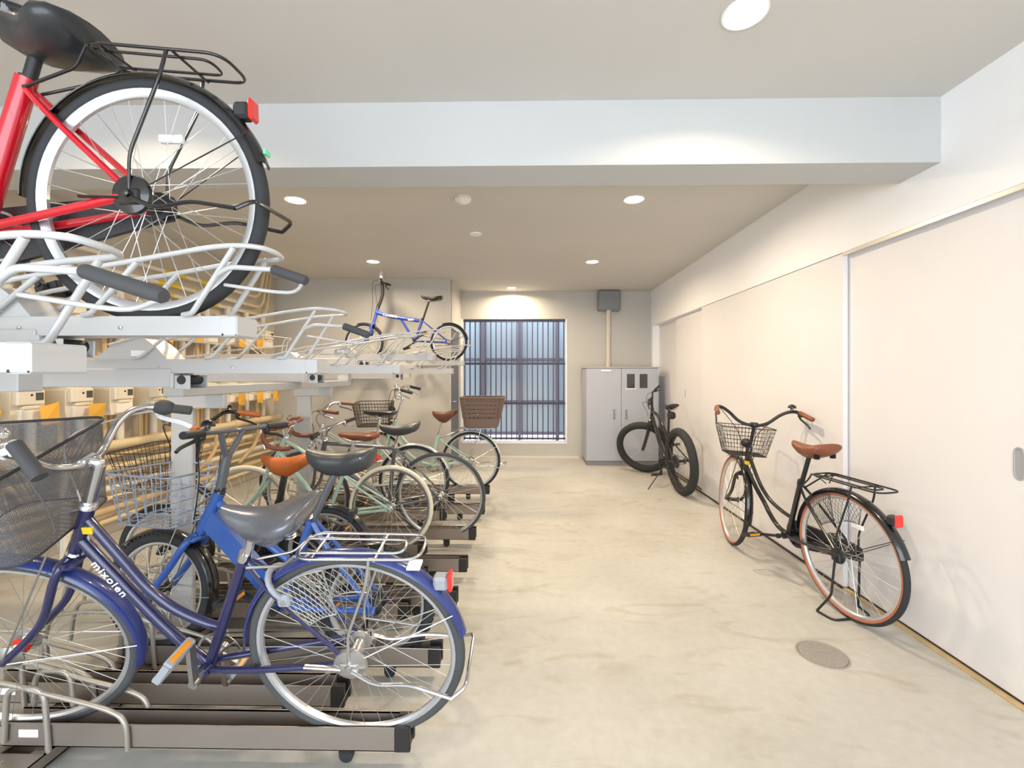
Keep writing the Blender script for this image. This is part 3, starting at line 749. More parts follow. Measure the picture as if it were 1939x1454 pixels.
    # --- luggage rack
    if q.get('rack'):
        x0, x1, rz, hwid = q['rack'][:4]; rm = q.get('rackmat', M_CHROME); dz = q.get('rackdz', 0.0)
        def Z(xx): return rz+dz*(x0-xx)/(x0-x1)
        g = G()
        g.tube(rnd([(x0, -hwid, Z(x0)), (x1, -hwid*0.95, Z(x1)), (x1, hwid*0.95, Z(x1)), (x0, hwid, Z(x0))], 0.05, 6, True), 0.0046, 8, True)
        xa, xb = x0-0.02, x1+0.055
        g.tube(rnd([(x0, -hwid*0.55, Z(x0)), (xb, -hwid*0.5, Z(xb)), (xb, hwid*0.5, Z(xb)), (x0, hwid*0.55, Z(x0))], 0.03, 5), 0.004, 8)
        for xx in (x0-0.05, x1+0.13): g.tube([(xx, -hwid, Z(xx)-0.004), (xx, hwid, Z(xx)-0.004)], 0.004, 8)
        lx = x1+0.145
        for s in (1, -1):
            g.tube(rnd([(lx, s*hwid, Z(lx)-0.004), (lx*0.85, s*(hwid+0.006), Z(lx)-0.08), (-0.005, s*0.066, R+0.11), (0.0, s*0.066, R+0.005)], 0.03), 0.0048, 8)
            g.tube(rnd([(x0, s*hwid*0.8, Z(x0)), (x0+0.05, s*0.035, Z(x0)-0.045), (ST.x-0.01, s*0.02, ST.z-0.035)], 0.02), 0.0045, 8)
            g.tube([(x0-0.03, s*hwid*0.8, Z(x0)), (x0-0.05, s*0.01, R*2+0.016)], 0.003, 6)
        obj('luggage_rack', g, rm, root, 50)
    # --- stands
    kk = q.get('stand')
    if kk == 'up' or kk == 'down':
        g = G(); e = math.radians(q.get('stand_a', 3 if kk == 'up' else 0))
        for s in (1, -1):
            if kk == 'up': pts = [(-0.01, s*0.072, R-0.012), (-0.08, s*0.085, R-0.045), (-0.19, s*0.095, R-0.03), (-0.32, s*0.115, R-0.055)]
            else: pts = [(0.0, s*0.072, R-0.012), (0.012, s*0.078, R-0.12), (0.022, s*0.082, R-0.22), (0.075, s*0.125, 0.012)]
            g.tube(rnd(pts, 0.03), 0.006, 8)
        if kk == 'up': g.tube(rnd([(-0.32, 0.115, R-0.055), (-0.36, 0.10, R-0.03), (-0.36, -0.10, R-0.03), (-0.32, -0.115, R-0.055)], 0.02), 0.006, 8)
        else: g.tube(rnd([(0.075, 0.125, 0.012), (-0.02, 0.11, 0.008), (-0.02, -0.11, 0.008), (0.075, -0.125, 0.012)], 0.03), 0.006, 8)
        for s in (1, -1): g.bbox((-0.03, s*0.066-0.006, R-0.03), (0.03, s*0.066+0.006, R+0.014), 0.005)
        obj('kickstand', g, q.get('standmat', M_CHROME), root, 45)
    elif kk == 'side':
        g = G().tube(rnd([(BB.x-0.08, 0.03, BB.z-0.01), (BB.x-0.07, 0.05, BB.z-0.06), q['foot']], 0.03), 0.006, 8)
        obj('kickstand', g, q.get('standmat', M_BLACKSATIN), root, 45)
    elif kk == 'sideup':
        obj('kickstand', G().tube([(0.04, 0.06, R-0.03), (-0.20, 0.075, R-0.04)], 0.007, 8), q.get('standmat', M_CHROMEDULL), root, 45)
    # brakes at the rim
    g = G()
    for s in (1, -1):
        g.tube(sp([(HB.x+0.03, 0, HB.z-0.02), (HB.x+0.04, s*0.035, HB.z-0.03), (HB.x+0.045, s*0.028, HB.z-0.075)], 4), 0.006, 6)
    obj('front_brake', g, q.get('brakemat', M_CHROMEDULL), root, 40, st)
    for (cls, a) in q.get('extra', []): cls(root, q, st, a)
    if q.get('basket'):
        bq = q['basket']
        if bq.get('mesh'): basket_mesh(root, bq['x0'], bq['x1'], bq['z0'], bq['z1'], bq['w0'], bq['w1'], st)
        else: basket_wire(root, bq['x0'], bq['x1'], bq['z0'], bq['z1'], bq['w0'], bq['w1'], bq['m'], st, bq.get('taper', 0.04), bq.get('pitch', 0.03), bq.get('r', 0.0013), bq.get('rr', 0.0032))
        g = G()
        for s in (1, -1): g.tube([(bq['x0']+0.05, s*0.05, bq['z0']), (W, s*0.062, R)], 0.0028, 6)
        g.tube([(HT.x+0.01, 0, HT.z), (bq['x0']+0.03, 0, bq['z0']+0.05)], 0.006, 6)
        obj('basket_bracket', g, q.get('bracketmat', M_CHROMEDULL), root, 50, st)
    return root

# --- extras
def x_lock(root, q, st, a):
    """horseshoe lock round the rear tyre"""
    x, z, m_ = a; R = q['R']; d = Vector((x, 0, z-R)).normalized(); t = Vector((-d.z, 0, d.x)); c = Vector((0, 0, R))+d*(R-0.03)
    g = G(); pts = []
    for i in range(15):
        b = math.radians(-125+250*i/14); pts.append(c+d*(0.058*math.cos(b)-0.0)+Vector((0, 0.05*math.sin(b), 0)))
    g.tube(pts, 0.011, 10, flat=0.8)
    g.bbox((pts[-1].x-0.018, pts[-1].y-0.012, pts[-1].z-0.02), (pts[-1].x+0.02, pts[-1].y+0.014, pts[-1].z+0.022), 0.006)
    lk = obj('ring_lock', g, m_, root, 45)
    obj('lock_cylinder', G().lathe([(0.008, 0), (0.008, 0.006), (0.001, 0.007)], pts[-1]+Vector((0, 0.012, 0)), 'Y', 12), M_CHROME, lk, 40)
def x_sticker(root, q, st, a):
    lo, hi, m_, nm = a; obj(nm, G().bbox(lo, hi, 0.001), m_, root, 0)
def x_text(root, q, st, a):
    s, size, p, dx, m_ = a
    X = Vector(dx).normalized(); Zv = Vector((0, 1, 0)); Y = Zv.cross(X)
    mt = Matrix(((X.x, Y.x, Zv.x, p[0]), (X.y, Y.y, Zv.y, p[1]), (X.z, Y.z, Zv.z, p[2]), (0, 0, 0, 1)))
    text('lettering', s, size, mt, m_, root, bold=0.0005)
def x_drum(root, q, st, a):
    r = a; R = q['R']
    g = G().lathe([(r*0.3, 0.046), (r, 0.048), (r*1.05, 0.054), (r*0.98, 0.062), (r*0.6, 0.066), (0.012, 0.068), (0.009, 0.080), (0.001, 0.081)], (0, 0, R), 'Y', 28)
    g.tube([(0.02, 0.064, R-0.01), (0.14, 0.062, R-0.006)], 0.008, 8, flat=0.5)
    obj('drum_brake', g, q.get('drummat', M_CHROMEDULL), root, 35)
def x_guard(root, q, st, a):
    R = q['R']; g = G()
    for s in (-1, 1):
        y = s*0.046
        def P(ang, r): return Vector((math.cos(ang)*r, y, R+math.sin(ang)*r))
        A0, A1 = math.radians(48), math.radians(100) if s < 0 else math.radians(80); r0, r1 = R*0.50, R*0.94
        n = 9
        g.tube([P(A0+(A1-A0)*i/n, r1) for i in range(n+1)], 0.0022, 5); g.tube([P(A0+(A1-A0)*i/n, r0) for i in range(n+1)], 0.0022, 5)
        g.tube([P(A0, r0), P(A0, r1)], 0.0022, 5); g.tube([P(A1, r0), P(A1, r1)], 0.0022, 5)
        for i in range(n):
            a0_, a1_ = A0+(A1-A0)*i/n, A0+(A1-A0)*(i+1)/n
            for k in range(4):
                ra, rb = r0+(r1-r0)*k/4, r0+(r1-r0)*(k+1)/4
                g.tube([P(a0_, ra), P(a1_, rb)], 0.0012, 4); g.tube([P(a0_, rb), P(a1_, ra)], 0.0012, 4)
    obj('dress_guard', g, a, root, 60)
def x_light(root, q, st, a):
    x, z, m_ = a
    g = G().lathe([(0.012, -0.04), (0.03, -0.02), (0.034, 0.02), (0.030, 0.026), (0.001, 0.028)], (x, 0, z), 'X', 18)
    o = obj('headlight', g, m_, root, 40, st); obj('headlight_lens', G().lathe([(0.029, 0.026), (0.02, 0.034), (0.001, 0.036)], (x, 0, z), 'X', 18), M_CLEAR, o, 40, st)
def x_plasticbasket(root, q, st, a):
    x0, x1, z0, z1, w0, w1, m_ = a; g = G(); n = 6
    def ring(t, e=0):
        w = (w0+(w1-w0)*t)/2-e; k = (x0-x1)*0.14*(1-t); z = z0+(z1-z0)*t
        return [Vector(p) for p in rnd([(x0-k*0.6-e, -w, z), (x1+k-(-e), -w, z), (x1+k+e, w, z), (x0-k*0.6-e, w, z)], 0.05, 5, True)]
    for (ta, tb) in ((0, 0.30), (0.36, 0.44), (0.5, 0.58), (0.64, 0.72), (0.78, 0.86), (0.93, 1.0)):
        A, B, A2, B2 = ring(ta), ring(tb), ring(ta, 0.003), ring(tb, 0.003); L = len(A)
        g.add(A+B+B2+A2, [(k*L+i, k*L+(i+1) % L, ((k+1) % 4)*L+(i+1) % L, ((k+1) % 4)*L+i) for k in range(4) for i in range(L)])
    A = ring(0); g.add(A, [tuple(range(len(A)))])
    A, B = ring(1), ring(0.3)
    for i in range(0, len(A)): g.tube([A[i], B[i]], 0.005, 5)
    L = len(A)
    for side in range(4):
        pass
    for s in (-1, 1):
        for i in range(1, 9):
            xx = x1+(x0-x1)*i/9; g.tube([(xx, s*w1/2, z1), (x1+(x0-x1)*(0.1+0.8*i/9), s*(w0+(w1-w0)*0.3)/2, z0+(z1-z0)*0.3)], 0.006, 5)
    for i in range(1, 8):
        t = -1+2*i/8
        for (xa, xb) in ((x1, x1+(x0-x1)*0.1), (x0, x0-(x0-x1)*0.06)): g.tube([(xa, t*w1/2, z1), (xb, t*(w0+(w1-w0)*0.3)/2, z0+(z1-z0)*0.3)], 0.006, 5)
    g.tube(ring(1.0), 0.008, 8, True)
    obj('rear_basket', g, m_, root, 40)
def x_bag(root, q, st, a):
    x, z = a; obj('saddle_bag', G().bbox((x-0.07, -0.035, z-0.05), (x+0.04, 0.035, z+0.03), 0.02), M_BLACKSATIN, root, 40)
def x_holder(root, q, st, a):
    x, z = a; g = G().bbox((x-0.01, -0.045, z-0.02), (x+0.01, 0.045, z+0.02), 0.004)
    for y in (-0.035, 0.035): g.bbox((x-0.014, y-0.011, z), (x+0.014, y+0.011, z+(0.13 if y < 0 else 0.09)), 0.008)
    obj('phone_holder', g, M_WHITE, root, 40, st)
def x_redlight(root, q, st, a):
    x, z = a; obj('rear_light', G().bbox((x-0.012, -0.03, z-0.03), (x+0.012, 0.02, z+0.03), 0.008).bbox((x-0.03, -0.05, z-0.012), (x+0.03, 0.01, z+0.014), 0.006), M_REFL, root, 40)
# ------------------------------------------------------------------ the bicycles of the photograph
bike('navy blue city bicycle with grey saddle and mesh front basket, nearest on the floor rack',
     dict(pos=(-.540, 1.488, .09), yaw=179.5, lean=-13.3, steer=12),
     dict(R=.345, W=1.093, paint=M_NAVY, BB=(.49, .275), ST=(.31, .685), HT=(.765, .835), HB=(.835, .69), CL=(.725, .985),
          tubes=[([(.777, .80), (.70, .665), (.645, .57), (.577, .495), (.50, .447), (.428, .418)], .0145), ([(.815, .735), (.755, .64), (.696, .547), (.626, .44), (.56, .355), (.495, .285)], .0165)],
          str=.016, hr=.019, saddle=(.355, .095, .845, .115), sadmat=M_SADGREY, sad_t=.10, nose=.03, post_top=(.265, .79), springs=True,
          bar='up', bar_h=1.0, bar_roll=.2, grip_len=.72, lever_s=.8, near_grip=[(-.062, .245, .128), (-.122, .285, .052)], deep=True, stem_r=.0165, grip=M_HANDLE, lever=M_LEVERW, bell=1, cable=M_CABLE, cab=.08,
          fend=(M_NAVYF, 2, 168, 62, 200, .056), refl=(-.303, .600, M_GREYPLASTIC), rack=(.13, -.235, .715, .065), stand='up', crank=99, pedal=M_GREYPLASTIC, pedrot=0.9,
          shifter=True, spoke=M_SPOKEDULL, sr=.0010, spokes=36, tyre=M_RUBBERDUSTY, hubf=.042, hubr=.036, hubband=True, csr=.0105, wn=72,
          basket=dict(mesh=True, x0=.785, x1=1.13, z0=.775, z1=1.04, w0=.33, w1=.42),
          extra=[(x_lock, (.19, .57, M_GREYPLASTIC)), (x_drum, .05), (x_guard, M_SPOKEDULL),
                 (x_sticker, ((.752, -.018, .757), (.782, .018, .779), M_YELLOW, 'registration_sticker')),
                 (x_text, ('mixolen', .037, (.772, .0175, .662), (-.1, 0, -.158), M_WHITE)),
                 (x_sticker, ((-.225, -.012, .655), (-.185, .030, .664), M_WHITE, 'fender_sticker'))]))

bike('red city bicycle with black saddle and carrier, up on the white upper rack',
     dict(pos=(-1.087, 1.277, 1.45), yaw=181, lean=-2.4, steer=0),
     dict(R=.345, W=1.10, paint=M_RED, BB=(.49, .26), ST=(.335, .69), HT=(.775, .84), HB=(.84, .69), CL=(.735, .985),
          tubes=[([(.785, .80), (.70, .62), (.59, .47), (.44, .40)], .016), ([(.82, .735), (.70, .54), (.60, .37), (.495, .27)], .018)],
          str=.026, saddle=(.43, .135, .85, .13), sad_tilt=15, sadmat=M_SADBLACK, sad_t=.11, nose=.03, post=M_BLACKSATIN, post_top=(.29, .80), post_r=.016, springs=True, railmat=M_BLACKSATIN,
          bar='up', bar_h=1.0, stemmat=M_BLACK, barmat=M_BLACK, grip=M_BLACKPLASTIC, lever=M_GREYPLASTIC, bell=1,
          fend=(M_BLACK, 2, 163, 62, 200, .058), refl=(-.30, .60, M_BLACKPLASTIC), rack=(.11, -.262, .745, .07), rackdz=-.03, rackmat=M_BLACK, stand='up', standmat=M_BLACK,
          crank=60, crankmat=M_BLACKSATIN, spoke=M_SPOKE, sr=.0013, spokes=36, hub=M_BLACKSATIN, hubr=.04, csr=.0125, ssr=.009, staymat=M_BLACK, spoke_refl=M_CLEAR, tw=.038, rw=.027, rim_d=.022, wn=72, drummat=M_BLACK, cover=M_BLACKPLASTIC, headset=M_CHROME,
          extra=[(x_drum, .052), (x_sticker, ((-.345, -.014, .475), (-.338, .014, .49), mat('green sticker', (120, 220, 170), .5), 'fender_sticker'))]))

bike('black city bicycle with brown saddle and wire front basket, parked along the white sliding doors',
     dict(pos=(1.717, 2.406, 0), yaw=98, lean=-2, steer=-17),
     dict(R=.337, W=1.063, paint=M_BLACK, BB=(.44, .285), ST=(.315, .655), HT=(.805, .755), HB=(.862, .60), CL=(.745, .945),
          tubes=[([(.81, .73), (.713, .567), (.64, .49), (.573, .45), (.48, .42), (.39, .405)], .0125), ([(.845, .64), (.75, .52), (.66, .43), (.608, .37), (.53, .31), (.44, .29)], .0145)],
          str=.016, saddle=(.365, .09, .895, .10), sadmat=M_BROWNLEATHER, sad_t=.08, nose=.028, post=M_BLACKSATIN, post_top=(.235, .84), rivets=True, springs=True, railmat=M_BLACKSATIN,
          bar='up', bar_h=.98, stemmat=M_BLACK, barmat=M_BLACKSATIN, grip=M_BROWNLEATHER, lever=M_BLACKSATIN, bell=-1, bellmat=M_BLACK,
          fend=(M_BLACK, 4, 162, 62, 196, .055), refl=(-.288, .61, M_BLACKPLASTIC), rack=(.165, -.255, .735, .068), rackmat=M_BLACKSATIN, stand='down', standmat=M_BLACKSATIN,
          crank=-15, crankmat=M_BLACKSATIN, spoke=M_SPOKE, side=M_TAN, hub=M_BLACKSATIN, csr=.0105, staymat=M_BLACKSATIN, spokes=36, spoke_refl=M_CLEAR, wn=64, cover=M_BLACKPLASTIC, headset=M_BLACK, brakemat=M_BLACKSATIN, ring=M_BLACKSATIN, bracketmat=M_BLACKSATIN, drummat=M_BLACKSATIN,
          basket=dict(x0=.80, x1=1.06, z0=.715, z1=.915, w0=.26, w1=.36, m=M_WIREBLACK, pitch=.026, r=.0015, rr=.0035),
          extra=[(x_drum, .04), (x_guard, M_BLACKSATIN), (x_light, (.86, .80, M_BLACKPLASTIC)), (x_sticker, ((.80, -.019, .655), (.835, .019, .68), M_YELLOW, 'registration_sticker'))]))

bike('black fat-tyre bicycle with turned front wheel, in the corner by the grey cabinet',
     dict(pos=(1.672, 4.83, 0), yaw=95, lean=-3, steer=58),
     dict(R=.36, W=1.03, tw=.088, rw=.065, rim_d=.012, paint=M_BLACK, BB=(.42, .30), ST=(.31, .60), HT=(.77, .86), HB=(.815, .745), CL=(.735, 1.0), rake=.004,
          tubes=[([(.75, .83), (.60, .80), (.45, .70), (.335, .55)], .02), ([(.78, .77), (.66, .60), (.52, .40), (.43, .31)], .024)],
          str=.017, saddle=(.37, .10, .955, .075), sadmat=M_SADBLACK, post=M_BLACKSATIN, post_top=(.24, .90), stemmat=M_BLACKSATIN, stem='post', barmat=M_BLACKSATIN, bar='riser', grip=M_BLACKPLASTIC, lever=M_BLACKSATIN,
          rim=M_BLACKSATIN, hub=M_BLACKSATIN, spoke=M_SPOKEDULL, stay_y=.085, fork_y=.072, fr=.016, crank=250, plain_pedal=True, crankmat=M_BLACKSATIN, stand='side', foot=(.24, .30, .006), ring=M_BLACKSATIN, brakemat=M_BLACKSATIN, headset=M_BLACK,
          extra=[(x_bag, (.20, .85)), (x_drum, .07)], drummat=M_BLACKSATIN))

bike('bright blue small-wheeled bicycle with Y-shaped stem and grey wire basket, behind the navy one',
     dict(pos=(-.665, 1.92, .055), yaw=180, lean=0, pitch=3.0, steer=-6),
     dict(R=.252, W=.955, tw=.05, rw=.03, paint=M_BLUE, BB=(.411, .225), ST=(.297, .617), HT=(.715, .69), HB=(.785, .52), CL=(.675, .965), hr=.024,
          tubes=[([(.728, .66), (.66, .60), (.40, .42)], .016)], slab=[((.765, .59), (.425, .255), .038, .078)], rake=.004, str=.019,
          saddle=(.335, .045, .905, .075), sadmat=M_SADDK, sad_t=.105, nose=.04, post=M_DARKGREY, post_top=(.205, .82), post_r=.0165, rivets=True,
          stem='V', stemmat=M_DARKGREY, bar='flat', barmat=M_DARKGREY, grip=M_BLACKPLASTIC, lever=M_BLACKSATIN, bell=1, bellmat=M_BLACK,
          fend=(M_BLACK, 20, 95, 45, 195, .062), crank=30, crankmat=M_BLACKSATIN, pedal=M_BLACKPLASTIC, ssr=.011, csr=.014, stay_y=.06, fork_y=.055, fr=.015, knob=True, hub=M_BLACKSATIN, hubr=.035, stand='sideup', spokes=28, headset=M_BLACK,
          basket=dict(x0=.80, x1=1.10, z0=.565, z1=.775, w0=.26, w1=.34, m=M_WIREGREY, pitch=.05, r=.0028, rr=.0042, taper=.03)))

bike('black small-wheeled bicycle with orange tan saddle and black wire basket, on the floor rack',
     dict(pos=(-1.09, 2.40, .105), yaw=180, lean=0, steer=5),
     dict(R=.24, W=.885, tw=.042, rw=.028, paint=M_BLACK, BB=(.36, .215), ST=(.262, .50), HT=(.735, .66), HB=(.795, .50), CL=(.695, .875),
          tubes=[([(.75, .62), (.60, .50), (.42, .33)], .022)], str=.018,
          saddle=(.352, .075, .752, .085), sadmat=M_TANLEATHER, deep=True, sad_t=.09, nose=.03, post=M_BLACK, post_top=(.222, .68), post_r=.018, stemmat=M_BLACK, stem='post', bar='up', bar_h=.75, barmat=M_BLACK, grip=M_TANLEATHER, lever=M_BLACKSATIN, bell=-1, bellmat=M_BLACK,
          fend=(M_BLACK, 10, 168, 50, 190, .055), hub=M_BLACKSATIN, crank=100, crankmat=M_BLACKSATIN, cover=M_BLACKPLASTIC, spokes=24, headset=M_BLACK, rack=None,
          basket=dict(x0=.77, x1=1.05, z0=.60, z1=.80, w0=.28, w1=.36, m=M_WIREBLACK, pitch=.03, r=.0016, rr=.003),
          extra=[(x_sticker, ((-.16, -.03, .40), (-.13, .035, .46), M_BLACKPLASTIC, 'tail_light_housing'))]))

bike('pale mint drop-bar bicycle with cream tyres, brown saddle and brown bar tape',
     dict(pos=(-.936, 3.05, .09), yaw=180, lean=0, steer=8),
     dict(R=.292, W=1.01, tw=.03, paint=M_MINT, BB=(.438, .245), ST=(.325, .535), HT=(.727, .77), HB=(.785, .65), CL=(.68, .87), tyre=M_CREAM, tr=.012,
          tubes=[([(.735, .75), (.335, .51)], .0125), ([(.775, .67), (.44, .25)], .0145)], str=.014,
          saddle=(.362, .085, .805, .075), sadmat=M_BROWNLEATHER, sad_flat=True, sad_t=.05, post=M_CHROME, post_top=(.25, .76), bar='drop', barmat=M_BROWNLEATHER, grip=M_BROWNLEATHER, lever=M_CHROME,
          crank=200, crankmat=M_CHROMEDULL, spokes=28, cable=M_CABLE, sr=.0013, rim=M_CHROMEDULL,
          extra=[(x_redlight, (.115, .63))]))

bike('dark grey bicycle with straight top tube and padded black saddle, on the floor rack',
     dict(pos=(-.642, 3.34, .065), yaw=180, lean=-8, steer=-5),
     dict(R=.335, W=1.0, tw=.028, paint=M_DARKGREY, BB=(.385, .28), ST=(.325, .725), HT=(.835, .755), HB=(.872, .62), CL=(.80, .85),
          tubes=[([(.84, .735), (.332, .70)], .0135), ([(.865, .65), (.39, .285)], .016)], str=.0145, saddle=(.43, .14, .878, .08), sadmat=M_SADDK, sad_t=.075, post_top=(.287, .82), bar='flat', grip=M_BLACKPLASTIC, lever=M_CHROME,
          crank=20, spokes=28, sr=.0013, tyre=M_RUBBERDUSTY, ssr=.007))

bike('silver and white bicycle with flat black saddle, behind the dark grey bicycle',
     dict(pos=(-.966, 3.79, .085), yaw=180, lean=0, steer=10),
     dict(R=.305, W=1.0, tw=.034, paint=M_SILVERP, BB=(.42, .26), ST=(.325, .66), HT=(.79, .76), HB=(.835, .63), CL=(.76, .88),
          tubes=[([(.80, .74), (.60, .62), (.37, .50)], .018), ([(.825, .66), (.42, .27)], .017)], saddle=(.435, .15, .90, .085), sadmat=M_SADBLACK, sad_flat=True, sad_t=.045, post_top=(.29, .85), bar='up', bar_h=.5, grip=M_DKBROWN, lever=M_CHROME,
          crank=45, spokes=24, tyre=M_RUBBER, fend=(M_SILVERP, 20, 160, 60, 190, .045)))

bike('pale mint bicycle with brown basket above its rear wheel, farthest on the floor rack',
     dict(pos=(-.583, 4.62, .095), yaw=180, lean=0, steer=6),
     dict(R=.305, W=.99, tw=.032, paint=M_MINT, BB=(.41, .255), ST=(.345, .57), HT=(.79, .72), HB=(.83, .60), CL=(.745, .95),
          tubes=[([(.80, .69), (.70, .52), (.55, .41), (.38, .38)], .015), ([(.82, .63), (.70, .43), (.55, .30), (.41, .26)], .016)], str=.02, saddle=(.405, .14, .822, .095), sadmat=M_DKBROWN, deep=True, sad_t=.10, nose=.02, post_top=(.275, .77), bar='up', bar_h=1.0, grip=M_BLACKPLASTIC, lever=M_CHROME, bell=1,
          crank=0, spokes=28, tyre=M_RUBBER, fend=(M_SILVERP, 30, 165, 60, 190, .045), rack=(.12, -.25, .645, .06), stand='up', spoke=M_SPOKEDULL,
          basket=dict(x0=.83, x1=1.19, z0=.675, z1=.91, w0=.28, w1=.36, m=M_WIRE, pitch=.032, r=.0022, rr=.0045),
          extra=[(x_plasticbasket, (.095, -.345, .665, .965, .26, .36, M_BROWNPLASTIC)), (x_light, (.83, .84, M_BLACKPLASTIC))]))

bike('blue folding bicycle with small wheels, standing on the far end of the upper rack',
     dict(pos=(-.97, 5.5, 1.46), yaw=180, lean=0, steer=8),
     dict(R=.232, W=1.05, tw=.036, rw=.026, paint=M_FOLDBLUE, BB=(.42, .25), ST=(.325, .525), HT=(.885, .655), HB=(.935, .48), CL=(.83, .985), forkpaint=M_FOLDBLUE,
          tubes=[([(.895, .60), (.70, .55), (.37, .50)], .03), ([(.60, .53), (.44, .27)], .016)], tflat=.8, str=.018, fr=.014,
          saddle=(.345, .075, .80, .08), sad_tilt=6, sadmat=M_SADBLACK, post=M_BLACKSATIN, post_top=(.245, .75), stem='post', stembow=-.03, stemmat=M_BLACKSATIN, stem_r=.02, bar='flat', barmat=M_BLACKSATIN, grip=M_BLACKPLASTIC, lever=M_BLACKSATIN,
          fend=(M_BLACKSATIN, 70, 172, 70, 150, .045), crank=150, crankmat=M_BLACKSATIN, spokes=20, sr=.0013, spoke=M_SPOKEDULL, headset=M_BLACK, staymat=M_BLACKSATIN,
          extra=[(x_holder, (.84, 1.0)), (x_text, ('CLASSIC', .042, (.81, .032, .572), (-1, 0, -.15), M_WHITE)), (x_sticker, ((.43, -.032, .50), (.50, .032, .52), M_WHITE, 'frame_sticker'))]))

# ------------------------------------------------------------------ floor rack
def floor_rail(x0, x1, y, label, far_loops=True):
    t = thing('rack_rail', label, 'bicycle rack', (x1, y, 0), 'floor rack rails'); L = x0-x1
    z0, z1 = 0.062, 0.142; w = 0.034
    g = G(); th = 0.003
    g.box((L, -w, z0), (-0.05, -w+th, z1)); g.box((L, w-th, z0), (-0.05, w, z1)); g.box((L, -w, z0), (-0.05, w, z0+th))
    g.box((L, -w-0.004, z1-0.004), (-0.05, -w+th, z1)); g.box((L, w-th, z1-0.004), (-0.05, w+0.004, z1))
    obj('channel', g, M_RAIL, t, 0)
    g = G().bbox((-0.052, -w-0.003, z0-0.002), (0.0, -w+0.016, z1+0.002), 0.003).bbox((-0.052, w-0.016, z0-0.002), (0.0, w+0.003, z1+0.002), 0.003).bbox((-0.04, -w, z0-0.002), (-0.004, w, z0+0.02), 0.003)
    obj('end_cap', g, M_RAILCAP, t, 30)
    c = obj('caster_bracket', G().bbox((-0.245, -0.016, 0.035), (-0.20, 0.016, z0), 0.003), M_RAILCAP, t, 30)
    obj('caster_wheel', G().lathe([(0.020, -0.011), (0.024, -0.008), (0.024, 0.008), (0.020, 0.011)], (-0.222, 0, 0.024), 'Y', 20), M_BLACKPLASTIC, c, 40)
    for s in (-1, 1):
        yy = s*(w+0.009)
        pts = rnd([(L+0.02, yy, z0+0.02), (L+0.03, yy, 0.262), (L+0.155, yy, 0.262), (L+0.17, yy, z0-0.01)], 0.045, 6)
        obj('wheel_loop', G().tube(pts, 0.0085, 10), M_LOOP, t, 50)
        pts = sp([(L-0.30, s*(w+0.024), 0.10), (L-0.27, s*(w+0.022), 0.25), (L-0.20, s*(w+0.018), 0.285), (L-0.02, s*(w+0.014), 0.288), (L+0.20, yy, 0.235), (L+0.37, yy, 0.192), (L+0.425, yy, 0.15), (L+0.435, yy, z0)], 6)
        obj('side_guide', G().tube(pts, 0.008, 10), M_LOOP, t, 50)
    obj('number_label', G().box((L+0.06, -w-0.0015, 0.093), (L+0.125, -w-0.0, 0.118)), M_WHITE, t, 0)
    return t
names = ['nearest', 'second', 'third', 'fourth', 'fifth', 'sixth', 'seventh']
for i, (x1, y) in enumerate(zip((-.384, -.367, -.375, -.377, -.386, -.378, -.39), (1.487, 1.906, 2.394, 2.814, 3.353, 3.961, 4.619))):
    floor_rail(-1.75, x1, y, 'long bronze floor rail, %s long one from the open end' % names[i])
for i, (x1, y) in enumerate(zip((-.68, -.60, -.60, -.692, -.69, -.70), (1.678, 2.265, 2.66, 3.045, 3.79, 4.26))):
    floor_rail(-2.05, x1, y, 'short bronze floor rail, %s set-back one from the open end' % names[i])
fb = thing('bicycle_rack', 'bronze grey base beam bolted to the floor under the bicycle rails', 'bicycle rack', (-1.68, 0, 0))
g = G().box((-0.10, 0.9, 0.012), (0.10, 5.2, 0.016)).box((-0.10, 0.9, 0.012), (-0.094, 5.2, 0.055)).box((0.094, 0.9, 0.012), (0.10, 5.2, 0.055)).box((-0.10, 0.9, 0.05), (-0.05, 5.2, 0.055)).box((0.05, 0.9, 0.05), (0.10, 5.2, 0.055))
g.box((-0.09, 0.9, 0.0), (-0.02, 5.2, 0.014))
obj('beam', g, M_RAIL, fb, 0)
obj('top_plate', G().bbox((-0.094, 1.36, 0.052), (0.10, 1.43, 0.058), 0.001), M_RAIL, fb, 0)
for yy in (1.39,):
    for xx in (-0.05, 0.0): obj('bolt', G().lathe([(0.008, 0.058), (0.008, 0.062), (0.004, 0.064)], (xx, yy, 0), 'Z', 12), M_CHROME, fb)

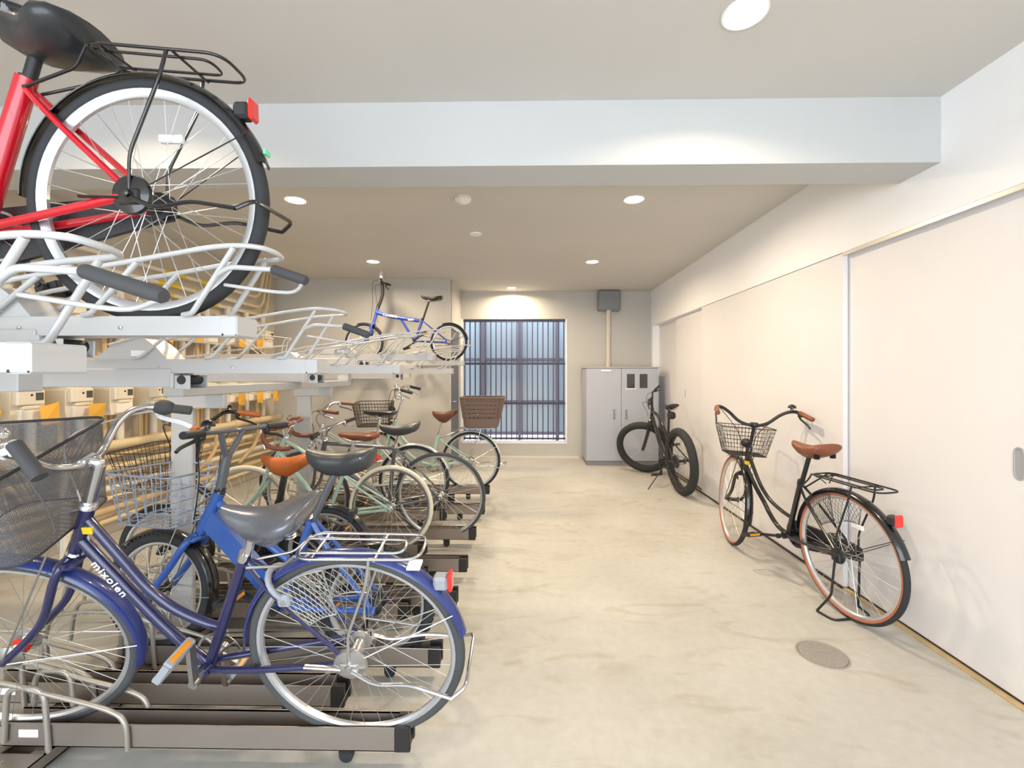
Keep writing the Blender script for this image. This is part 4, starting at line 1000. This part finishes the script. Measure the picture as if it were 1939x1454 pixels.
# ------------------------------------------------------------------ upper rack: a sliding tray per bicycle on fixed runners
def tray(y, hi, x1, label, handle=(0.14, -0.06, -0.05), sx=1.0, guide=True, hoop=True, w=0.045, h=0.054):
    zt = 1.462 if hi else 1.357; t = thing('upper_rack_tray', label, 'bicycle rack', (x1, y, 0), 'upper rack trays')
    xs = -1.38-x1                                  # where the fixed runner ends, in tray coordinates
    g = G(); th = 0.004; z0 = zt-h
    for s in (-1, 1): g.box((xs-1.2, s*w-th/2, z0), (-0.045, s*w+th/2, zt)); g.box((xs-1.2, s*w-0.010 if s > 0 else s*w, zt-0.005), (-0.045, s*w if s > 0 else s*w+0.010, zt))
    g.box((xs-1.2, -w, z0), (-0.045, w, z0+th)); g.box((xs-1.2, -w+0.012, z0), (-0.045, -w+0.016, zt-0.02))
    ch = obj('channel', g, M_RACKW, t, 0)
    for bx in (-0.33, -0.62): obj('screw', G().lathe([(0.005, -w-0.003), (0.005, -w-0.005), (0.001, -w-0.006)], (bx, 0, z0+0.022), 'Y', 10), M_CHROMEDULL, ch)
    obj('end_cap', G().bbox((-0.05, -w-0.004, z0-0.003), (0.0, w+0.004, zt+0.001), 0.004), M_RACKW, t, 30)
    obj('cap_notch', G().box((-0.042, -w-0.0045, z0-0.001), (-0.037, -w-0.003, z0+0.005)).box((-0.004, -w-0.0045, z0-0.001), (-0.002, -w-0.003, z0+0.003)), M_BLACKSATIN, t, 0)
    # fixed runner below, with roller bracket
    rz1 = z0-0.002; rz0 = rz1-0.052
    g = G().bbox((xs-1.55, -w-0.008, rz0), (xs, w+0.008, rz1+0.02), 0.003)
    rn = obj('runner', g, M_RACKW, t, 30)
    obj('runner_end', G().bbox((xs, -w-0.011, rz0-0.004), (xs+0.014, w+0.011, rz1+0.004), 0.003), M_RACKW, rn, 30)
    g = G().bbox((xs+0.014, -w-0.004, rz0-0.008), (xs+0.075, -w+0.002, rz1-0.006), 0.002).bbox((xs+0.014, w-0.002, rz0-0.008), (xs+0.075, w+0.004, rz1-0.006), 0.002).box((xs+0.014, -w, rz0-0.008), (xs+0.075, w, rz0-0.004))
    rb = obj('roller_bracket', g, M_RACKW, rn, 0)
    obj('roller', G().lathe([(0.017, -w-0.006), (0.019, -w), (0.019, w), (0.017, w+0.006)], (xs+0.042, 0, rz1-0.024), 'Y', 18), M_BLACKPLASTIC, rn, 40)
    if hi: obj('runner_bracket', G().bbox((xs-0.16, -0.035, 1.2485), (xs-0.07, 0.035, rz0+0.002), 0.003), M_RACKW, rn, 30)
    # moulded hump with number label
    hx = xs-0.10
    poly = [(hx-0.20, 0), (hx-0.14, 0.055), (hx-0.10, 0.075), (hx-0.02, 0.092), (hx, 0.088), (hx+0.045, 0.05), (hx+0.085, 0.0)]
    hp = obj('wheel_cover', G().prism([(a, b*0.9+zt) for a, b in poly], 'Y', -w-0.004, w+0.004), M_RACKG, t, 25)
    obj('number_label', G().box((hx-0.055, -w-0.0055, zt+0.012), (hx+0.005, -w-0.004, zt+0.034)), M_WHITE, hp, 0)
    # guide frame each side of the wheel, joined round the end
    if guide:
        r = (0.0072 if y < 1.5 else 0.0058)*sx; ztop = zt+0.195; gw = 0.062
        def top(x): return ztop+0.135*(x-(0.09))*1.0 if x < 0.03 else ztop+0.135*(-0.06)+0.004
        xe = 0.085
        pts = [(-0.80, -gw, zt+0.055), (-0.60, -gw, zt+0.105), (-0.35, -gw, zt+0.14), (-0.10, -gw, zt+0.182), (0.0, -gw, zt+0.192), (xe-0.02, -gw*0.8, zt+0.19), (xe, -gw*0.3, zt+0.186), (xe, gw*0.3, zt+0.184), (xe-0.02, gw*0.8, zt+0.182), (0.0, gw, zt+0.18), (-0.10, gw, zt+0.17), (-0.35, gw, zt+0.13), (-0.60, gw, zt+0.10), (-0.80, gw, zt+0.055)]
        gd = obj('guide_frame', G().tube(sp(pts, 5), r, 10), M_RACKW, t, 50)
        for s in (-1, 1):
            for (xa, xb, zz) in ((0.0, -0.115, 0.186), (-0.27, -0.40, 0.148), (-0.55, -0.68, 0.11)):
                if s > 0: xa, xb = xa+0.02, xb+0.02
                obj('guide_leg', G().tube(rnd([(xa, s*gw, zt+zz), (xb, s*gw, zt+0.006), (xb-0.035, s*gw*0.8, zt+0.003)], 0.012), r*1.05, 8), M_RACKW, gd, 50)
        if handle:
            a = Vector((0.115, -gw-0.004, zt+0.124)); b = a+Vector(handle)
            hd = obj('handle_bracket', G().tube(rnd([(-0.045, -gw, zt+0.112), (0.0, -gw-0.014, zt+0.130), tuple(a)], 0.02), r, 8).tube(sp([(-0.045, -gw+0.03, zt+0.09), tuple(a.lerp(b, 0.3)+Vector((0, 0.02, -0.05))), tuple(b-Vector((0.01, 0, 0.006)))], 5), r*0.7, 8), M_RACKW, gd, 50)
            obj('handle_grip', G().tube([a, a.lerp(b, 0.96), b], [0.0135*sx, 0.0135*sx, 0.010*sx], 14), M_HANDLE, hd, 45)
    if hoop:
        for s in (-1, 1):
            obj('inner_hoop', G().tube(rnd([(xs-0.62, s*0.03, zt-0.01), (xs-0.60, s*0.03, zt+0.11), (xs-0.56, s*0.03, zt+0.13), (xs-0.93, s*0.05, zt+0.17), (xs-1.20, s*0.05, zt+0.03)], 0.03), 0.004, 6), M_RACKW, t, 50)
            obj('inner_stay', G().tube([(xs-1.18, s*0.05, zt+0.02), (xs-0.60, s*0.03, zt+0.07)], 0.0035, 6).tube([(xs-1.0, s*0.05, zt+0.16), (xs-0.80, s*0.04, zt)], 0.0035, 6), M_RACKW, t, 50)
    return t
tray(.84, False, -.895, 'low white upper tray with thick dark grip, nearest the open end', handle=(0.19, -0.06, -0.055), sx=1.0, w=0.05)
tray(1.277, True, -.81, 'high white upper tray carrying the red bicycle', handle=(0.10, -0.02, -0.035))
tray(1.75, False, -.81, 'low white upper tray just beyond the red bicycle', handle=(0.10, -0.02, -0.035))
tray(2.80, False, -.79, 'low empty white upper tray in the middle of the rack', handle=None)
tray(3.62, True, -.76, 'high empty white upper tray, before the tray of the folding bicycle', handle=None)
tray(4.62, False, -.77, 'low white upper tray standing farthest out towards the window', handle=None)
tray(5.50, True, -.78, 'high white upper tray under the blue folding bicycle', handle=None)
rf = thing('bicycle_rack', 'white steel frame carrying the upper trays on two posts', 'bicycle rack', (-1.50, 0, 0))
obj('long_beam', G().bbox((-0.045, 1.86, 1.203), (0.045, 3.66, 1.2485), 0.004), M_RACKW, rf, 30)
for y in (2.12, 3.285):
    obj('cross_beam', G().bbox((-0.23, y-0.015, 1.135), (0.05, y+0.015, 1.203), 0.004), M_RACKW, rf, 30)
    obj('post', G().bbox((-0.21, y-0.013, 0.058), (-0.105, y+0.013, 1.135), 0.004), M_RACKW, rf, 30)
    obj('post_foot', G().bbox((-0.23, y-0.045, 0.055), (-0.09, y+0.045, 0.062), 0.002), M_RACKW, rf, 0)

# ------------------------------------------------------------------ meter wall
def meter(y, z, row, label, tagc, seed):
    rr = random.Random(seed); t = thing('gas_meter', label, 'gas meter', (XL, y, z), row+' row of gas meters')
    poly = [(-0.085, 0.0), (0.085, 0.0), (0.10, 0.05), (0.10, 0.20), (0.075, 0.225), (-0.075, 0.225), (-0.10, 0.20), (-0.10, 0.05)]
    bd = obj('body', G().prism(poly, 'X', 0.06, 0.21), M_METER, t, 25)
    obj('counter_box', G().bbox((0.205, -0.088, 0.115), (0.245, 0.075, 0.215), 0.008), M_METER, bd, 30)
    obj('display', G().bbox((0.244, 0.015, 0.145), (0.248, 0.062, 0.195), 0.002), M_METERLCD, bd, 20)
    obj('sensor', G().lathe([(0.007, 0), (0.007, 0.003), (0.001, 0.004)], (0.245, -0.008, 0.180), 'X', 12), M_BLACKPLASTIC, bd, 20)
    obj('lower_cover', G().bbox((0.205, -0.06, 0.01), (0.232, 0.08, 0.09), 0.006), mat('meter cover', (240, 234, 222), .5), bd, 30)
    obj('valve_cap', G().bbox((0.205, -0.05, 0.088), (0.240, 0.05, 0.112), 0.006), M_METER, bd, 30)
    g = G()
    for yy in (-0.055, 0.06):
        g.tube(rnd([(0.13, yy, 0.22), (0.13, yy, 0.30), (0.05, yy, 0.33)], 0.03), 0.020, 10); g.lathe([(0.03, 0.0), (0.03, 0.03), (0.022, 0.035)], (0.13, yy, 0.222), 'Z', 14)
    obj('pipe_connection', g, M_PIPEW, t, 40)
    g = G().tube([(0.06, 0.145, -0.22), (0.06, 0.145, 0.42)], 0.030, 12).lathe([(0.037, 0), (0.037, 0.03)], (0.06, 0.145, 0.06), 'Z', 14)
    obj('riser_pipe', g, M_PIPEW, t, 40)
    obj('drop_pipe', G().tube([(0.09, -0.02, -0.22), (0.09, -0.02, 0.0)], 0.018, 10).tube([(0.07, 0.05, -0.22), (0.07, 0.05, 0.0)], 0.013, 8), M_PIPE2, t, 40)
    if tagc:
        a = rr.uniform(-0.25, 0.1); ca, sa = math.cos(a), math.sin(a); q = [(0, 0), (0.115, 0.02), (0.10, -0.12), (-0.02, -0.115)]
        P = [(0.262+0.01*i, 0.02+p*ca-r*sa, 0.10+p*sa+r*ca) for i, (p, r) in enumerate(q)]
        g = G().add(P+[(p[0]+0.0012, p[1], p[2]) for p in P], [(0, 1, 2, 3), (7, 6, 5, 4), (0, 4, 5, 1), (1, 5, 6, 2), (2, 6, 7, 3), (3, 7, 4, 0)])
        obj('card_tag', g, M_TAG, t, 0)
    return t
ordn = ['first', 'second', 'third', 'fourth', 'fifth', 'sixth', 'seventh', 'eighth', 'ninth', 'tenth']
my = [2.14+0.33*k for k in range(11)]
for k, y in enumerate(my[:11]):
    if y > 5.75: continue
    tg = k not in (4,)
    meter(y, 0.985, 'lower', 'cream gas meter %s, %s in the lower row' % ('with orange card tag' if tg else 'without a tag', ordn[k] if k < 10 else 'last'), tg, k)
    tg = k % 3 != 1
    meter(y, 1.61, 'upper', 'cream gas meter %s, %s in the upper row' % ('with orange card tag' if tg else 'without a tag', ordn[k] if k < 10 else 'last'), tg, k+50)
def pipe(z, dx, r, m_, label, y0=0.6, y1=5.88, couplings=True):
    g = G().tube([(0, y0, 0), (0, y1, 0)], r, 14)
    if couplings:
        k = y0+0.5+(z*7.3 % 0.6)
        while k < y1-0.1: g.tube([(0, k, 0), (0, k+0.06, 0)], r*1.25, 14); k += 1.1
    for k in range(int((y1-y0)/1.3)): g.box((-dx+0.002, y0+0.4+k*1.3, -0.012), (0, y0+0.43+k*1.3, 0.012))
    o = tag(obj('wall_pipe', g, m_), label, 'pipe', 'pipes along the meter wall'); o.location = (XL+dx, 0, z); return o
pipe(.735, .10, .036, M_PIPE, 'thick cream pipe running along the wall directly under the lower meters')
pipe(.64, .07, .022, M_PIPE2, 'slim beige wall pipe, second below the lower meters')
pipe(.555, .09, .026, M_PIPE, 'cream wall pipe, third below the lower meters')
pipe(.47, .06, .020, M_PIPE2, 'slim beige wall pipe, fourth below the lower meters')
pipe(.395, .10, .026, M_PIPEW, 'off-white wall pipe, fifth below the lower meters')
pipe(.31, .07, .022, M_PIPE, 'cream wall pipe, sixth below the lower meters')
pipe(.225, .10, .028, M_PIPE2, 'beige wall pipe, seventh below the lower meters')
pipe(.135, .07, .024, M_PIPE, 'cream wall pipe, lowest of all near the floor')
pipe(1.40, .09, .032, M_PIPE, 'thick cream pipe running along the wall under the upper meters')
for i, z in enumerate((2.04, 2.13, 2.24)):
    o = pipe(z, .06+.02*i, .019, M_PIPEW, '%s off-white pipe with yellow tape above the upper meters' % ('lowest', 'middle', 'highest')[i], y1=5.2)
    g = G()
    for (a, b) in ((3.9, 4.15), (4.35, 4.75)): g.tube([(0, a+i*.05, 0), (0, b+i*.05, 0)], .0215, 12)
    obj('yellow_tape', g, M_YTAPE, o, 40)
    e = tag(obj('bent_pipe', G().tube(rnd([(0, 5.2, 0), (0, 5.65-.1*i, 0), (0, 5.75-.1*i, ZC-z)], .15, 8), .019, 12), M_PIPE), '%s bent pipe turning up to the ceiling in the meter corner' % ('lowest', 'middle', 'highest')[i], 'pipe'); e.location = (XL+.06+.02*i, 0, z)
for i in range(3):
    b = tag(obj('bent_pipe', G().tube(rnd([(0.10, 4.6+i*.36, .70), (0.10, 4.6+i*.36, .48), (0.10, 4.25+i*.36, .30)], .2, 8), .018, 10), M_PIPE2), 'curved beige pipe bending down from the thick pipe, %s from the grey wall' % ('third', 'second', 'first')[i], 'pipe')
    b.location = (XL+.06, 0, 0)
for i, y in enumerate((3.05, 4.15)):
    b = tag(obj('pipe_stand', G().bbox((-0.02, -0.02, 0), (0.02, 0.02, .70), 0.003).bbox((-0.06, -0.05, 0), (0.06, 0.05, .008), 0.002), M_PIPEW), 'off-white upright carrying the wall pipes, %s the open end' % ('nearer', 'farther from')[i], 'pipe support'); b.location = (XL+.19, y, 0)
